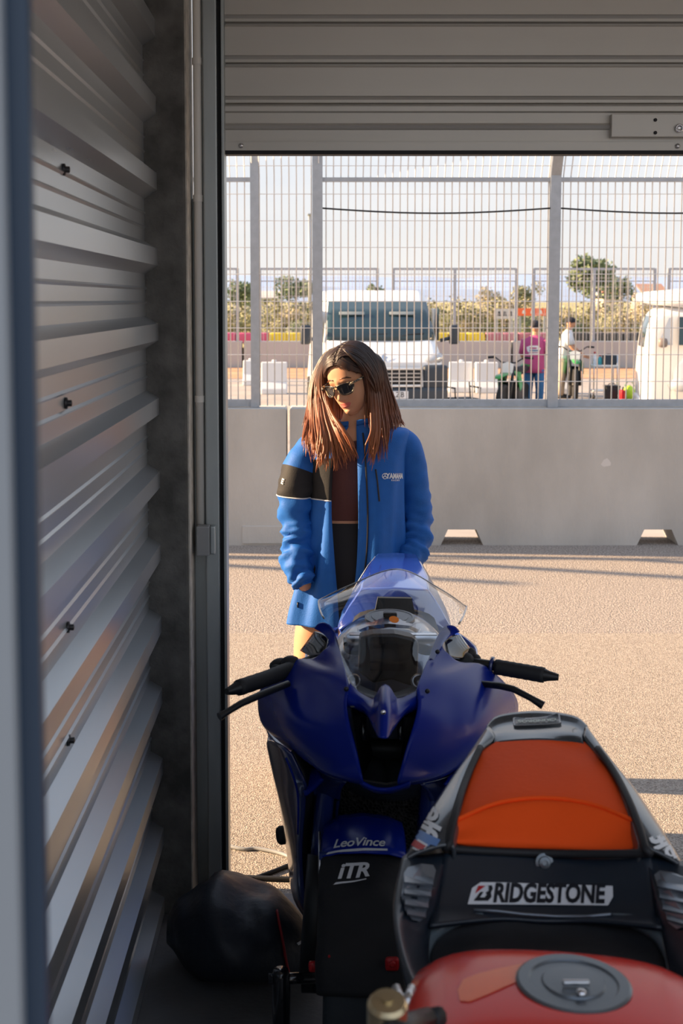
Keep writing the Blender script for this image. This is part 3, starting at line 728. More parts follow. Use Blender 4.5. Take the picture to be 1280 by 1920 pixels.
for q, s_ in (((868,1240,2.66),(.026,.022,.022)), ((880,1228,2.68),(.016,.016,.018)), ((868,1222,2.68),(.012,.012,.016)), ((890,1236,2.67),(.014,.014,.012))):
    MB().sph(P(*q), s_, 12, 8).build('lever_perch', M['grip'], hb2)
# rear wheel and swingarm
RW = Vector((midx(3.62), 3.62, .315)); rax = BM.to_3x3() @ Vector((1, 0, 0))
rw = MB().lathe([(.21,-.07),(.25,-.088),(.285,-.075),(.305,-.04),(.312,0),(.305,.04),(.285,.075),(.25,.088),(.21,.07)], RW, rax, 44).build('rear_wheel', M['tyre'], BB)
MB().lathe([(.215,-.06),(.20,-.03),(.20,.03),(.215,.06)], RW, rax, 40).build('rim', M['blue2'], rw)
for sgn in (-1, 1):
    MB().tube([BM @ Vector((sgn*.10, .85, .36)), BM @ Vector((sgn*.125, 1.1, .36)), RW + rax*(sgn*.12)], [.035, .03, .025], 10).build('swingarm', M['black'], BB)
# lettering on the mudguard
fb = bvh_of(fd)
O = WC + fw*(.335*math.sin(math.radians(6))) + up*(.34*math.cos(math.radians(6))) + Vector((-0.005, 0, 0))
Bv = (up*math.cos(math.radians(60)) - fw*math.sin(math.radians(60)))
hit = fb.ray_cast(Vector((0, 0, CAMZ)), ray(672, 1582).normalized(), 5)
if hit[0] is not None:
    decal('lettering', text_flat('LeoVince', 0.034, 0.3, 0.0006, 0.95, 0.86), hit[0], Vector((1, -0.02, 0.05)).normalized(), Vector((0, 0.78, 0.62)).normalized(), M['white'], fd, fb, 0.0075, 0.2, subdiv=0.006)
    decal('underline', polyf([(-.062, -.019), (.058, -.017), (.058, -.0225), (0, -.0255), (-.066, -.024)]), hit[0], Vector((1, -0.02, 0.05)).normalized(), Vector((0, 0.78, 0.62)).normalized(), M['white'], fd, fb, 0.0075, 0.2, subdiv=0.01)
# lettering on the lower fairing tail side
# ------------------------------------------------------------------ tyre warmer on the front wheel
TW = thing('tyre_warmer', 'black fabric tyre warmer wrapped around the blue motorcycle front wheel', 'tyre warmer', (WC.x, WC.y, 0.0))
wp_ = [(-.070,.205),(-.074,.25),(-.072,.288),(-.055,.301),(0,.306),(.055,.301),(.072,.288),(.074,.25),(.070,.205)]
def crumple(rows, amp, sc=14.0, seed=0):
    for i, r in enumerate(rows):
        for j, p in enumerate(r):
            n_ = noise.noise(p*sc + Vector((seed, 0, 0)))
            c_ = (p-WC).normalized(); rows[i][j] = p + c_*amp*n_
    return rows
def resample(rows, n): return [spline([Vector(p) for p in r], n) for r in rows]
w1 = MB().grid(crumple(resample(around(wp_, math.radians(62), math.radians(330), 60), 3), .006)).build('sleeve', M['fabric2'], TW); mod(w1, 'SOLIDIFY', thickness=0.004, offset=0)
wq = [(-.080,.20),(-.088,.25),(-.084,.290),(-.06,.308),(0,.313),(.06,.308),(.084,.290),(.088,.25),(.080,.20)]
w2 = MB().grid(crumple(resample(around(wq, math.radians(13), math.radians(66), 26), 3), .012, 16, 3)).build('flap', M['fabric'], TW); mod(w2, 'SOLIDIFY', thickness=0.005, offset=0)
wbv = bvh_of(w2)
hit = wbv.ray_cast(Vector((0, 0, CAMZ)), ray(661, 1637).normalized(), 5)
if hit[0] is not None:
    nb = hit[1] if hit[1].y < 0 else -hit[1]; Av = Vector((0.985, 0, 0.10)).normalized(); Bq = nb.cross(Av).normalized()
    decal('lettering', text_flat('iTR', 0.047, 0.35, 0.0016, 0.95, 0.95), hit[0], Av, Bq, M['white'], w2, wbv, 0.006, 0.2, subdiv=0.006)
    decal('underline', polyf([(-.034, -.023), (.026, -.020), (.026, -.0225), (-.040, -.028)]), hit[0], Av, Bq, M['white'], w2, wbv, 0.006, 0.2, subdiv=0.01)
for px, py, d, r in ((735, 1807, 2.20, .013), (588, 1812, 2.28, .010), (617, 1792, 2.22, .005)):
    mb = MB(); mb.box(P(px, py, d), (r*2, .012, r*2), r*.5); mb.lathe([(r*.45, 0), (r*.45, .004), (r*.2, .004)], P(px, py, d-.008), (0, -1, 0), 10)
    mb.build('red_clip', M['red'], TW)
MB().tube([P(617, 1800, 2.23), P(624, 1840, 2.20), P(640, 1880, 2.19), P(655, 1925, 2.19)], .005, 8).build('power_lead', M['grip'], TW)
# ------------------------------------------------------------------ front paddock stand
PSx = P(528, 1815, 2.35)
PS = thing('paddock_stand', 'black tubular front paddock stand under the blue motorcycle', 'paddock stand', (WC.x, 2.35, 0))
for sgn in (-1, 1):
    b_ = WC + ax*(sgn*.20) if sgn > 0 else Vector((P(527, 1830, 2.37).x, 2.37, WC.z-0.02))
    tpt = Vector((b_.x, 2.36, P(528, 1818, 2.36).z if sgn < 0 else .30))
    MB().tube([(tpt.x-0.012*sgn*0, 2.36, .045), tpt - Vector((0, 0, .01)), tpt], [.018, .018, .015], 12).build('upright', M['gloss'], PS)
    MB().tube([tpt + Vector((-.025*-sgn, 0, -.02)), tpt + Vector((-sgn*.085, .02, -.028))], .011, 10).build('lifting_pin', M['gloss'], PS)
    MB().lathe([(.012, 0), (.012, .012), (.004, .016)], tpt + Vector((-sgn*.07, .018, -.028)), (-sgn, .2, 0), 10).build('pin_tip', M['red'], PS)
    MB().tube([(tpt.x, 2.36, .045), (tpt.x, 2.02, .03), (tpt.x, 1.82, .05)], .016, 10).build('side_arm', M['gloss'], PS)
    MB().lathe([(.035, -.012), (.04, 0), (.035, .012)], Vector((tpt.x, 2.36, .04)), (1, 0, 0), 18).build('roller', M['grip'], PS)
xa_, xb_ = P(527, 1830, 2.37).x, (WC + ax*.20).x
MB().tube([(xa_, 1.82, .05), (xb_, 1.82, .05)], .016, 10).build('cross_bar', M['gloss'], PS)

# ================================================================== second motorcycle (red tank, orange seat), facing the camera
M['carbon'] = pm('dark_carbon_gloss', (0.035, 0.042, 0.050), 0.26, 0.0, coat=0.6, var=0.15, vscale=60)
M['satin'] = pm('satin_dark_blue_black', (0.010, 0.017, 0.028), 0.36, 0.0, coat=0.15)
M['orangepad'] = pm('orange_foam_vinyl', (0.95, 0.098, 0.015), 0.6, 0.0, spec=0.06, bump=0.08, bscale=90)
M['tankred'] = pm('red_tank_paint', (0.72, 0.030, 0.016), 0.22, 0.0, coat=0.08, spec=0.18)
M['tankorange'] = pm('orange_tank_patch', (0.90, 0.13, 0.012), 0.22, 0.0, coat=0.08, spec=0.18)
M['louvre'] = pm('louvre_grey', (0.22, 0.25, 0.29), 0.32, 0.6)
M['capgrey'] = pm('filler_cap_grey', (0.16, 0.18, 0.20), 0.35, 0.7)
M['logoblack'] = pm('logo_ink', (0.004, 0.006, 0.012), 0.5)
SX, SY = 0.330, 1.80
SRZ = -math.atan(0.125)
SB = thing('racing_motorcycle', 'dark racing motorcycle with orange seat pad and red tank, nearest the camera', 'motorcycle', (SX, SY, 0), SRZ)
SM = MW[SB.name]; SMI = SM.inverted()
def sloc(x, y, z): return SM @ Vector((x, y, z))
def PW(rows): return [[P(*q) if not isinstance(q, Vector) else q for q in r] for r in rows]
# tail body: stations from the tip forward, columns across the top
def below(p, dx, dz): return Vector((p.x+dx, p.y, p.z-dz))
left = [(912,1362,2.11),(872,1420,2.00),(831,1480,1.89),(791,1545,1.79),(758,1610,1.70)]
lin = [(930,1384,2.06),(899,1408,2.00),(880,1450,1.92),(862,1515,1.80),(847,1586,1.715)]
right = [(1100,1362,2.07),(1146,1425,1.95),(1196,1488,1.84),(1244,1560,1.74),(1284,1628,1.65)]
rin = [(1092,1384,2.03),(1116,1408,1.97),(1148,1450,1.88),(1178,1515,1.76),(1202,1590,1.67)]
for a, b, sg in ((left, lin, 1), (right, rin, -1)):
    rows = []
    for p, q in zip(a, b):
        p, q = P(*p), P(*q); m_ = p.lerp(q, .5) + Vector((0, 0, .006))
        rows.append([below(p, sg*.05, .20), below(p, sg*.012, .09), below(p, sg*.001, .02), p, m_, q, below(q, sg*.006, .03)])
    o = MB().grid(surf(rows, 4, 5)).build('tail_side', M['carbon'], SB); mod(o, 'SOLIDIFY', thickness=.005)
    if sg == 1: tside = o
    else: tside_r = o
# tail end cap
TE = [[(912,1364,2.11),(935,1343,2.15),(1003,1334,2.17),(1072,1343,2.12),(1100,1364,2.07)],
      [(918,1372,2.09),(940,1358,2.12),(1003,1352,2.13),(1070,1358,2.09),(1096,1372,2.05)],
      [(926,1382,2.06),(945,1376,2.07),(1005,1372,2.07),(1068,1376,2.04),(1092,1382,2.03)],
      [(925,1394,2.04),(946,1390,2.04),(1008,1386,2.035),(1070,1390,2.02),(1094,1394,2.01)]]
TEw = PW(TE); back = [below(p, (0.33+0.04-p.x)*.25, .07) + Vector((0.0, .015, 0)) for p in TEw[0]]
back2 = [below(p, (0.33+0.04-p.x)*.5, .16) + Vector((0.0, -.02, 0)) for p in TEw[0]]
te = MB().grid(surf([back2, back] + TEw, 5, 4)).build('tail_end', M['carbon'], SB); mod(te, 'SOLIDIFY', thickness=.005)
tbv = bvh_of(te)
hit = tbv.ray_cast(Vector((0, 0, CAMZ)), ray(1006, 1357).normalized(), 5)
nb = hit[1] if hit[1].z > 0 else -hit[1]
Av = Vector((-1, .1, 0)).normalized(); Bq = nb.cross(Av).normalized()
decal('badge', polyf(rrect(.082, .038, .005)), hit[0], Av, Bq, M['white'], te, tbv, .004, .1, subdiv=.01)
decal('badge_field', polyf(rrect(.076, .032, .004)), hit[0], Av, Bq, M['satin'], te, tbv, .0055, .1, subdiv=.01)
decal('badge_lettering', text_flat('CILINDROS', .0175, 0, .0005, .95, .78), hit[0] + Bq*.004, Av, Bq, pm('badge_green_white', (.62, .72, .64), .5), te, tbv, .007, .1)
decal('badge_lettering', text_flat('PARTS', .009, 0, .0003, 1.1, 1.0) if False else polyf([(-.02, -.011), (.02, -.011), (.02, -.0085), (-.02, -.0085)]), hit[0], Av, Bq, M['white'], te, tbv, .007, .1)
# orange pad
OP = [[(930,1390,2.045),(968,1386,2.045),(1010,1385,2.04),(1055,1386,2.03),(1094,1390,2.02)],
      [(900,1412,2.00),(955,1402,2.01),(1012,1400,2.005),(1066,1402,2.00),(1116,1412,1.97)],
      [(881,1452,1.92),(945,1436,1.93),(1014,1432,1.93),(1082,1436,1.91),(1147,1452,1.88)],
      [(862,1510,1.815),(935,1482,1.84),(1017,1474,1.845),(1098,1484,1.82),(1176,1512,1.775)],
      [(853,1540,1.77),(930,1507,1.80),(1020,1497,1.805),(1110,1509,1.78),(1192,1543,1.73)],
      [(850,1548,1.762),(930,1516,1.786),(1020,1506,1.79),(1112,1518,1.766),(1195,1552,1.722)],
      [(848,1562,1.755),(930,1545,1.765),(1022,1538,1.768),(1114,1548,1.745),(1198,1566,1.715)],
      [(851,1578,1.738),(935,1576,1.745),(1024,1578,1.742),(1114,1584,1.725),(1196,1584,1.70)],
      [(868,1587,1.745),(940,1590,1.745),(1024,1593,1.742),(1112,1596,1.722),(1182,1592,1.70)]]
S = surf(PW(OP), 5, 4)
pad = MB().grid(S).build('seat_pad', M['orangepad'], SB); mod(pad, 'SOLIDIFY', thickness=.02, offset=-1)
pts = [S[16][j] + Vector((0, -.001, .002)) for j in range(len(S[16]))]
MB().tube(pts, .0035, 8).build('pad_piping', M['orangepad'], pad)
# gasket seen round the pad, hump front, saddle
HF = [[(832,1600,1.72),(930,1602,1.735),(1020,1606,1.735),(1115,1608,1.71),(1218,1606,1.665)],
      [(826,1630,1.70),(930,1632,1.715),(1020,1636,1.715),(1115,1638,1.69),(1224,1634,1.65)],
      [(820,1665,1.675),(930,1670,1.69),(1020,1674,1.69),(1115,1674,1.67),(1228,1668,1.63)],
      [(812,1700,1.645),(930,1704,1.665),(1020,1708,1.665),(1115,1708,1.645),(1234,1704,1.605)],
      [(805,1735,1.60),(930,1722,1.645),(1020,1726,1.645),(1115,1726,1.625),(1240,1738,1.56)]]
S = surf(PW(HF), 5, 4)
hf = MB().grid(S).build('seat_hump', M['satin'], SB); mod(hf, 'SOLIDIFY', thickness=.006, offset=-1)
mb = MB(); rim = [P(*q) for q in ((900,1402,2.0),(876,1455,1.90),(856,1515,1.79),(842,1580,1.72),(850,1592,1.73),(1020,1600,1.735),(1200,1600,1.67),(1208,1588,1.665),(1184,1515,1.755),(1152,1450,1.87),(1120,1404,1.96))]
MB().tube(spline(rim, 5), .006, 8).build('pad_gasket', M['dark'], SB)
hbv = bvh_of(hf)
hp = hbv.ray_cast(Vector((0, 0, CAMZ)), ray(1020, 1617).normalized(), 5)[0]
MB().lathe([(.013, -.004), (.013, .002), (.009, .003), (.008, .006), (.004, .007), (.004, .004), (.001, .004)], hp, (0, -1, .35), 20).build('seat_bolt', M['capgrey'], hf, sharp=35)
hit = hbv.ray_cast(Vector((0, 0, CAMZ)), ray(1013, 1676).normalized(), 5)
nb = -ray(1013, 1676).normalized()
Av = (P(1145, 1678, 1.665) - P(885, 1676, 1.665)).normalized(); Av = (Av - nb*Av.dot(nb)).normalized(); Bq = nb.cross(Av).normalized()
s_ = 1.68/FPX                            # metres per pixel here
VF = text_flat('RIDGESTONE', .0345, .22, .0013, 1.0, 1.0)
xs = [v.x for v in VF[0]]; w0 = max(xs)-min(xs); tx = (1138-922)*s_/w0; cxm = (max(xs)+min(xs))/2
base = hit[0] + Av*((1030-1013)*s_)
def tf(V, ox=0, oy=0): return [Vector(((v.x-cxm)*tx+ox, v.y+oy, 0)) for v in V]
wid = 262*s_/2; hh = 19.5*s_
ol = [(-wid-.006, -hh), (wid-.004, -hh), (wid+.004, -.2*hh), (wid+.005, hh*.78), (-wid+.05, hh*.80), (-wid+.043, hh*1.05), (-wid+.012, hh*1.05), (-wid, hh*.5)]
decal('logo_outline', polyf(ol), hit[0], Av, Bq, M['white'], hf, hbv, .0022, .2, subdiv=.012)
decal('logo_lettering', (tf(VF[0]), VF[1]), base, Av, Bq, M['logoblack'], hf, hbv, .0038, .2)
bo = hit[0] + Av*((902-1013)*s_)
k_ = s_
decal('logo_initial', polyf([(x*k_, y*k_) for x, y in ((-17,-13),(-4,3),(2,3),(-5,-7),(4,-7),(8,-2),(6,2),(12,5),(12,14),(4,14),(18,15),(20,9),(16,2),(17,-6),(10,-13))]), bo, Av, Bq, M['logoblack'], hf, hbv, .0038, .2)
decal('logo_red_corner', polyf([(x*k_, y*k_) for x, y in ((-14,0),(-8,14),(6,14))]), bo, Av, Bq, M['red'], hf, hbv, .0038, .2)
MB().tube([P(x, y, d) for x, y, d in ((888,1706,1.655),(930,1708,1.655),(980,1714,1.655),(1040,1718,1.65),(1100,1718,1.64),(1145,1714,1.625))], .0022, 6).build('moulding_line', M['louvre'], hf)
# saddle between hump and tank
SD = [[(808,1740,1.63),(905,1716,1.655),(1020,1722,1.655),(1130,1720,1.64),(1236,1744,1.59)],
      [(796,1780,1.60),(900,1760,1.62),(1020,1764,1.62),(1135,1764,1.60),(1250,1784,1.56)],
      [(800,1840,1.52),(900,1810,1.54),(1020,1812,1.54),(1140,1812,1.52),(1255,1840,1.48)],
      [(820,1900,1.44),(900,1870,1.45),(1020,1868,1.45),(1140,1870,1.43),(1250,1900,1.40)]]
o = MB().grid(surf(PW(SD), 4, 4)).build('saddle', M['fabric'], SB); mod(o, 'SOLIDIFY', thickness=.03, offset=-1)
for pts in ([(905,1716,1.652),(850,1728,1.64),(808,1752,1.62),(790,1790,1.58),(797,1830,1.53),(815,1860,1.49)], [(1130,1718,1.637),(1190,1728,1.61),(1236,1752,1.58),(1256,1790,1.54),(1258,1830,1.50)]):
    MB().tube(spline([P(*q) for q in pts], 4), [(.010*math.sin(math.pi*(i+1)/(4*(len(pts)-1)+2))+.002) for i in range(4*(len(pts)-1)+1)], 8).build('saddle_edge', pm('saddle_edging', (.10, .13, .15), .3), SB)
# side panels with louvres
SP = [[(754,1606,1.705),(795,1603,1.72),(836,1598,1.725)], [(740,1680,1.60),(782,1678,1.625),(822,1688,1.655)], [(743,1740,1.52),(776,1745,1.56),(808,1740,1.61)],
      [(764,1820,1.43),(790,1822,1.47),(806,1810,1.54)], [(800,1890,1.36),(826,1888,1.40),(840,1880,1.46)]]
SPw = PW(SP)
for r in SPw: r.insert(0, below(r[0], .03, .12)); r.insert(1, below(r[1], .004, .04))
sp1 = MB().grid(surf(SPw, 4, 5)).build('side_panel', M['satin'], SB); mod(sp1, 'SOLIDIFY', thickness=.005)
SPr = [[(1212,1602,1.675),(1254,1610,1.67),(1292,1624,1.645)], [(1226,1690,1.61),(1268,1690,1.58),(1306,1700,1.55)], [(1240,1750,1.56),(1275,1760,1.51),(1308,1770,1.47)], [(1256,1830,1.48),(1285,1840,1.42),(1310,1850,1.38)]]
SPw = PW(SPr)
for r in SPw: r.append(below(r[-1], -.004, .04)); r.append(below(r[-1], -.03, .10))
sp2 = MB().grid(surf(SPw, 4, 5)).build('side_panel', M['satin'], SB); mod(sp2, 'SOLIDIFY', thickness=.005)
def louvre(panel_obj, outline, slats, cam_pt):
    bv = bvh_of(panel_obj); pts = []
    def onp(x, y, lift):
        h_ = bv.ray_cast(Vector((0, 0, CAMZ)), ray(x, y).normalized(), 5)
        return (h_[0] if h_[0] is not None else P(x, y, 1.62)) - ray(x, y).normalized()*lift
    pts = [onp(x, y, .006) for x, y in outline]
    fr_ = MB().prism(pts, ray(*outline[0]).normalized()*.006).build('louvre_plate', M['louvre'], panel_obj, smooth=False)
    for (xl, yl, xr, yr, h_) in slats:
        a_ = [onp(xl, yl, .006), onp(xr, yr, .006), onp(xr, yr+h_*.75, .017), onp(xl, yl+h_*.75, .017)]
        b_ = [onp(xl, yl+h_, .006), onp(xr, yr+h_, .006)]
        mb_ = MB(); mb_.add(a_ + b_, [(0, 1, 2, 3), (3, 2, 5, 4), (0, 3, 4), (1, 5, 2)]); mb_.build('slat', M['louvre'], fr_, smooth=False)
louvre(sp1, [(757,1636),(764,1626),(790,1619),(812,1622),(817,1632),(808,1672),(796,1722),(786,1728),(772,1724),(760,1708),(752,1680)],
       [(758,1640,812,1645,18),(758,1662,808,1668,17),(759,1683,803,1690,16),(763,1703,798,1710,14)], None)
louvre(sp2, [(1226,1640),(1236,1632),(1262,1636),(1290,1648),(1300,1690),(1290,1735),(1268,1742),(1252,1730)],
       [(1232,1648,1296,1660,18),(1236,1670,1298,1682,17),(1242,1692,1296,1704,16),(1250,1713,1290,1724,14)], None)
# side lettering on the tail
sbv = bvh_of(tside)
def side_decal(nm, VF, px, py, along, mat, bv, par, lift=.004, subdiv=.01):
    h_ = bv.ray_cast(Vector((0, 0, CAMZ)), ray(px, py).normalized(), 5)
    if h_[0] is None: return
    n_ = h_[1] if h_[1].dot(ray(px, py)) < 0 else -h_[1]
    n_ = -ray(px, py).normalized()
    A_ = (along - n_*along.dot(n_)).normalized(); B_ = n_.cross(A_).normalized()
    decal(nm, VF, h_[0], A_, B_, mat, par, bv, lift, .15, subdiv=.005, clip=True)
al = (P(790, 1590, 1.73) - P(822, 1520, 1.83)).normalized()
side_decal('lettering', text_flat('elf', .050, 0.0, .0012, .9, .95), 806, 1536, al, M['white'], sbv, tside)
side_decal('lettering', polyf([(-.008, -.016), (.006, -.020), (.009, .0), (.005, .018), (-.009, .02)]), 797, 1573, al, pm('sticker_blue', (.10, .22, .5), .4), sbv, tside)
side_decal('lettering', polyf([(-.008, -.022), (.008, -.023), (.009, .018), (-.006, .022)]), 786, 1585, al, M['white'], sbv, tside, .0045)
side_decal('lettering', polyf([(-.005, -.018), (.005, -.019), (.006, .014), (-.003, .018)]), 786, 1585, al, M['red'], sbv, tside, .006)
sbr = bvh_of(tside_r)
al = (P(1215, 1530, 1.78) - P(1250, 1600, 1.69)).normalized()
side_decal('lettering', polyf([(-.035, -.012), (.035, -.012), (.035, .012), (-.035, .012)]), 1222, 1525, al, M['white'], sbr, tside_r)
side_decal('lettering', text_flat('elf', .045, 0.0, .001, .9, .95), 1252, 1588, al, M['white'], sbr, tside_r)
# tank
def tcx(d): return .2726 + .125*(d-1.32)
TD = [(1.475, .09, .80), (1.47, .125, .86), (1.455, .150, .905), (1.43, .165, .932), (1.38, .178, .948), (1.30, .190, .958), (1.18, .200, .962), (1.05, .200, .95), (.92, .180, .91), (.84, .14, .84)]
rows = []
for d, w, z in TD:
    r = []
    for k in range(25):
        u = -1.25 + 2.5*k/24; au = abs(u)
        if au <= 1: x = w*u; zz = z - .012*au**2 - .030*au**6
        else: x = math.copysign(w*(1 + .04*(au-1)*4 - .35*(au-1)**1.2), u); zz = z - .042 - .62*(au-1)
        r.append(Vector((tcx(d)+x, d-.125*x, zz)))
    rows.append(r)
S = [[Vector(p) for p in r] for r in rows]
cols = [spline([r[j] for r in S], 4) for j in range(25)]; S = [[cols[j][i] for j in range(25)] for i in range(len(cols[0]))]
mb = MB(); mb.grid(S); mi = []
for i in range(len(S)-1):
    for j in range(24): mi.append(1 if (i < 17 - abs(j-9)*.55 + (2 if j < 9 else -3)) and i > 3 and j < 12 else 0)
tk2 = mk('fuel_tank', mb.v, mb.f, [M['tankred'], M['tankred']], SB, midx=mi); fixn(tk2)
mod(tk2, 'SOLIDIFY', thickness=.004, offset=-1)
t2 = bvh_of(tk2)
# orange patch laid over the rear left of the tank
def ont(px, py):
    h_ = t2.ray_cast(Vector((0, 0, CAMZ)), ray(px, py).normalized(), 4); return h_[0]
fl = [(868,1838),(900,1826),(940,1816),(990,1806),(1010,1812),(985,1836),(950,1850),(915,1866),(880,1880),(862,1878),(858,1858)]
pf_ = [ont(*q) for q in fl]
if all(p is not None for p in pf_):
    cpt = sum(pf_, Vector())/len(pf_)
    Av = Vector((1, -.125, 0)).normalized(); Bq = Vector((.125, 1, 0)).normalized()
    decal('orange_patch', ([Vector(((p-cpt).dot(Av), (p-cpt).dot(Bq), 0)) for p in pf_], [tuple(range(len(pf_)))]), cpt + Vector((0, 0, .02)), Av, Bq, M['tankorange'], tk2, t2, .0012, .2, subdiv=.012)
pc2 = ont(1075, 1846)
cap_n = Vector((0.02, .03, 1)).normalized()
fc = MB().lathe([(.064, -.004), (.064, .002), (.061, .004), (.050, .004), (.048, .002), (.036, .002), (.034, .004), (.001, .0045)], pc2, cap_n, 36).build('filler_cap', M['capgrey'], tk2, sharp=30)
MB().box(pc2 + Vector((0, -.012, .009)), (.030, .006, .006), .002).build('cap_latch', M['capgrey'], fc) if False else MB().box(pc2 + Vector((0, -.012, .009)), (.030, .006, .006), .002).build('cap_latch', M['silver'], tk2)
MB().sph(pc2 + Vector((.002, -.03, .008)), (.006, .006, .004), 10, 6).build('cap_key', M['chrome'], tk2)
# chassis, wheels, clip-on
def lbox(c, s, bev=0.0):
    m_ = MB(); m_.box((0, 0, 0), s, bev); m_.v = [sloc(*(v+Vector(c))) for v in m_.v]; return m_
lbox((-.01, -.45, .52), (.24, .55, .46), .06).build('engine_block', M['black'], SB)
lbox((-.01, -.20, .70), (.16, .60, .16), .05).build('frame_beam', M['black'], SB)
lbox((-.01, .05, .74), (.10, .40, .10), .03).build('subframe', M['black'], SB)
sax = SM.to_3x3() @ Vector((1, 0, 0))
for y, nm in ((.12, 'rear_wheel'), (-1.28, 'front_wheel')):
    w_ = MB().lathe([(.21,-.05),(.25,-.075),(.285,-.062),(.302,-.03),(.306,0),(.302,.03),(.285,.062),(.25,.075),(.21,.05)], sloc(-.01, y, .31), sax, 40).build(nm, M['tyre'], SB)
    MB().lathe([(.215,-.05),(.19,-.02),(.04,-.02),(.04,.02),(.19,.02),(.215,.05)], sloc(-.01, y, .31), sax, 36).build('rim', M['black'], w_)
for sg in (-1, 1):
    MB().tube([sloc(sg*.09, -.35, .42), sloc(sg*.11, .12, .31)], [.04, .028], 10).build('swingarm', M['black'], SB)
    MB().tube([sloc(sg*.10-.01, -1.28, .31), sloc(sg*.10-.01, -1.0, .88)], .026, 12).build('fork_leg', M['black'], SB)
hb3 = MB().tube([P(800,1912,1.18), P(770,1922,1.13), P(700,1960,1.02)], .012, 10).build('handlebar', M['black'], SB)
MB().lathe([(.016, -.03), (.019, -.028), (.019, .008), (.016, .012), (.006, .013), (.006, .016), (.001, .016)], P(726, 1896, 1.10), (0, -.2, 1), 20).build('fluid_reservoir', pm('gold_anodised', (.55, .45, .28), .3, .9), hb3, sharp=35)
MB().tube([P(782,1914,1.20), P(800,1910,1.19), P(826,1906,1.18)], .010, 8).build('switch_cluster', M['grip'], hb3)
for a_, b_ in (((742,1852,1.30),(756,1884,1.27)), ((772,1852,1.30),(758,1884,1.27)), ((757,1884,1.27),(757,1906,1.25))):
    MB().tube([P(*a_), P(*b_)], .005, 8).build('lever_fork', M['silver'], hb3)

# ================================================================== helmet bag and cables
bgx = G(450, 1800); BGC = Vector((P(440, 1760, 3.04).x, 3.04, 0))
HBg = thing('helmet_bag', 'black drawstring helmet bag slumped on the garage floor by the pillar', 'bag', (BGC.x, BGC.y, 0))
M['bagcloth'] = pm('bag_black_cloth', (0.014, 0.018, 0.027), 0.5, bump=0.2, bscale=40)
rings = []
for i in range(25):
    t_ = i/24; x = P(lerp(314, 596, t_), 1760, 3.04).x
    top = spline([.135, .180, .212, .226, .212, .192, .176, .150, .085], 3)[i]; zb = spline([.075, .022, .004, .003, .003, .003, .003, .004, .02], 3)[i]
    hd = spline([.02, .10, .15, .17, .17, .16, .135, .10, .03], 3)[i]
    ring = []
    for k in range(28):
        a = 2*math.pi*k/28; ca, sa = math.cos(a), math.sin(a)
        y = BGC.y + hd*math.copysign(abs(ca)**.9, ca); z = zb + ((top-zb)/2)*(1+math.copysign(abs(sa)**.85, sa))
        p = Vector((x, y, z))
        fold = .020*noise.noise(Vector((x*9, y*9, z*7))) + .014*noise.noise(Vector((x*20 + z*14, y*14, z*7))) + .007*math.sin(x*46 + z*38 + 2*noise.noise(Vector((x*8, y*8, 1))))*(max(0, sa)**.5)
        c_ = Vector((0, ca, sa)); q = p + c_*fold
        q.z = max(q.z, .003); ring.append(q)
    rings.append(ring)
bag = MB().loft(rings).build('cloth', M['bagcloth'], HBg)
bbv = bvh_of(bag)
pts = []
for px, py in ((519,1708),(524,1735),(530,1765),(535,1795),(541,1824)):
    h_ = bbv.ray_cast(Vector((0, 0, CAMZ)), ray(px, py).normalized(), 5); pts.append((h_[0] if h_[0] is not None else P(px, py, 2.98)) - ray(px, py).normalized()*.006)
MB().tube(spline(pts, 3), [(.007, .0035)]*13, 8).build('red_cord', pm('red_cord', (.30, .012, .018), .6), HBg)
side_decal('lettering', text_flat('T', .05, .2, .001, 1, 1), 567, 1762, Vector((.6, 0, -.8)), M['white'], bbv, bag)
for nm, pts, r, lab, mt in (
    ('ground_cable', [(-.60, 3.95, 0), (430,1588), (480,1592), (525,1601), (560,1616), (600,1640)], .006, 'pale grey cable lying on the sunlit asphalt behind the door guide', M['plastic']),
    ('ground_cable', [(430,1660), (470,1650), (510,1636), (540,1624), (575,1608)], .0065, 'dark cable curving across the asphalt towards the blue motorcycle', M['dark']),
    ('ground_cable', [(380,1640), (430,1645), (480,1648), (540,1650), (600,1652)], .0075, 'thick black cable lying straight along the garage threshold', M['dark'])):
    q = [Vector(p) + Vector((0, 0, r)) if len(p) == 3 else G(p[0], p[1], 0) + Vector((0, 0, r-.004)) for p in pts]
    tag(MB().tube(spline(q, 6), r, 8).build(nm, mt), lab, 'cable')

# ================================================================== woman in the blue jacket
WY = 4.36
M['skin'] = pm('skin', (0.52, 0.27, 0.16), 0.5, var=0.06, vscale=12, spec=0.35)
M['skin'].node_tree.nodes['Principled BSDF'].inputs['Subsurface Weight'].default_value = 0.12
M['skin'].node_tree.nodes['Principled BSDF'].inputs['Subsurface Radius'].default_value = (0.02, 0.008, 0.004)
M['lips'] = pm('lips', (0.50, 0.13, 0.11), 0.35)
M['jacket'] = pm('blue_softshell', (0.012, 0.112, 0.43), 0.62, var=0.05, vscale=30, bump=0.12, bscale=240, spec=0.3)
M['jblack'] = pm('black_softshell', (0.020, 0.020, 0.022), 0.7, bump=0.1, bscale=200, spec=0.3)
M['topbrown'] = pm('brown_knit', (0.085, 0.026, 0.022), 0.8, bump=0.15, bscale=200)
M['shorts'] = pm('black_cotton', (0.012, 0.013, 0.017), 0.8)
M['zip'] = pm('black_zip', (0.008, 0.008, 0.010), 0.4)
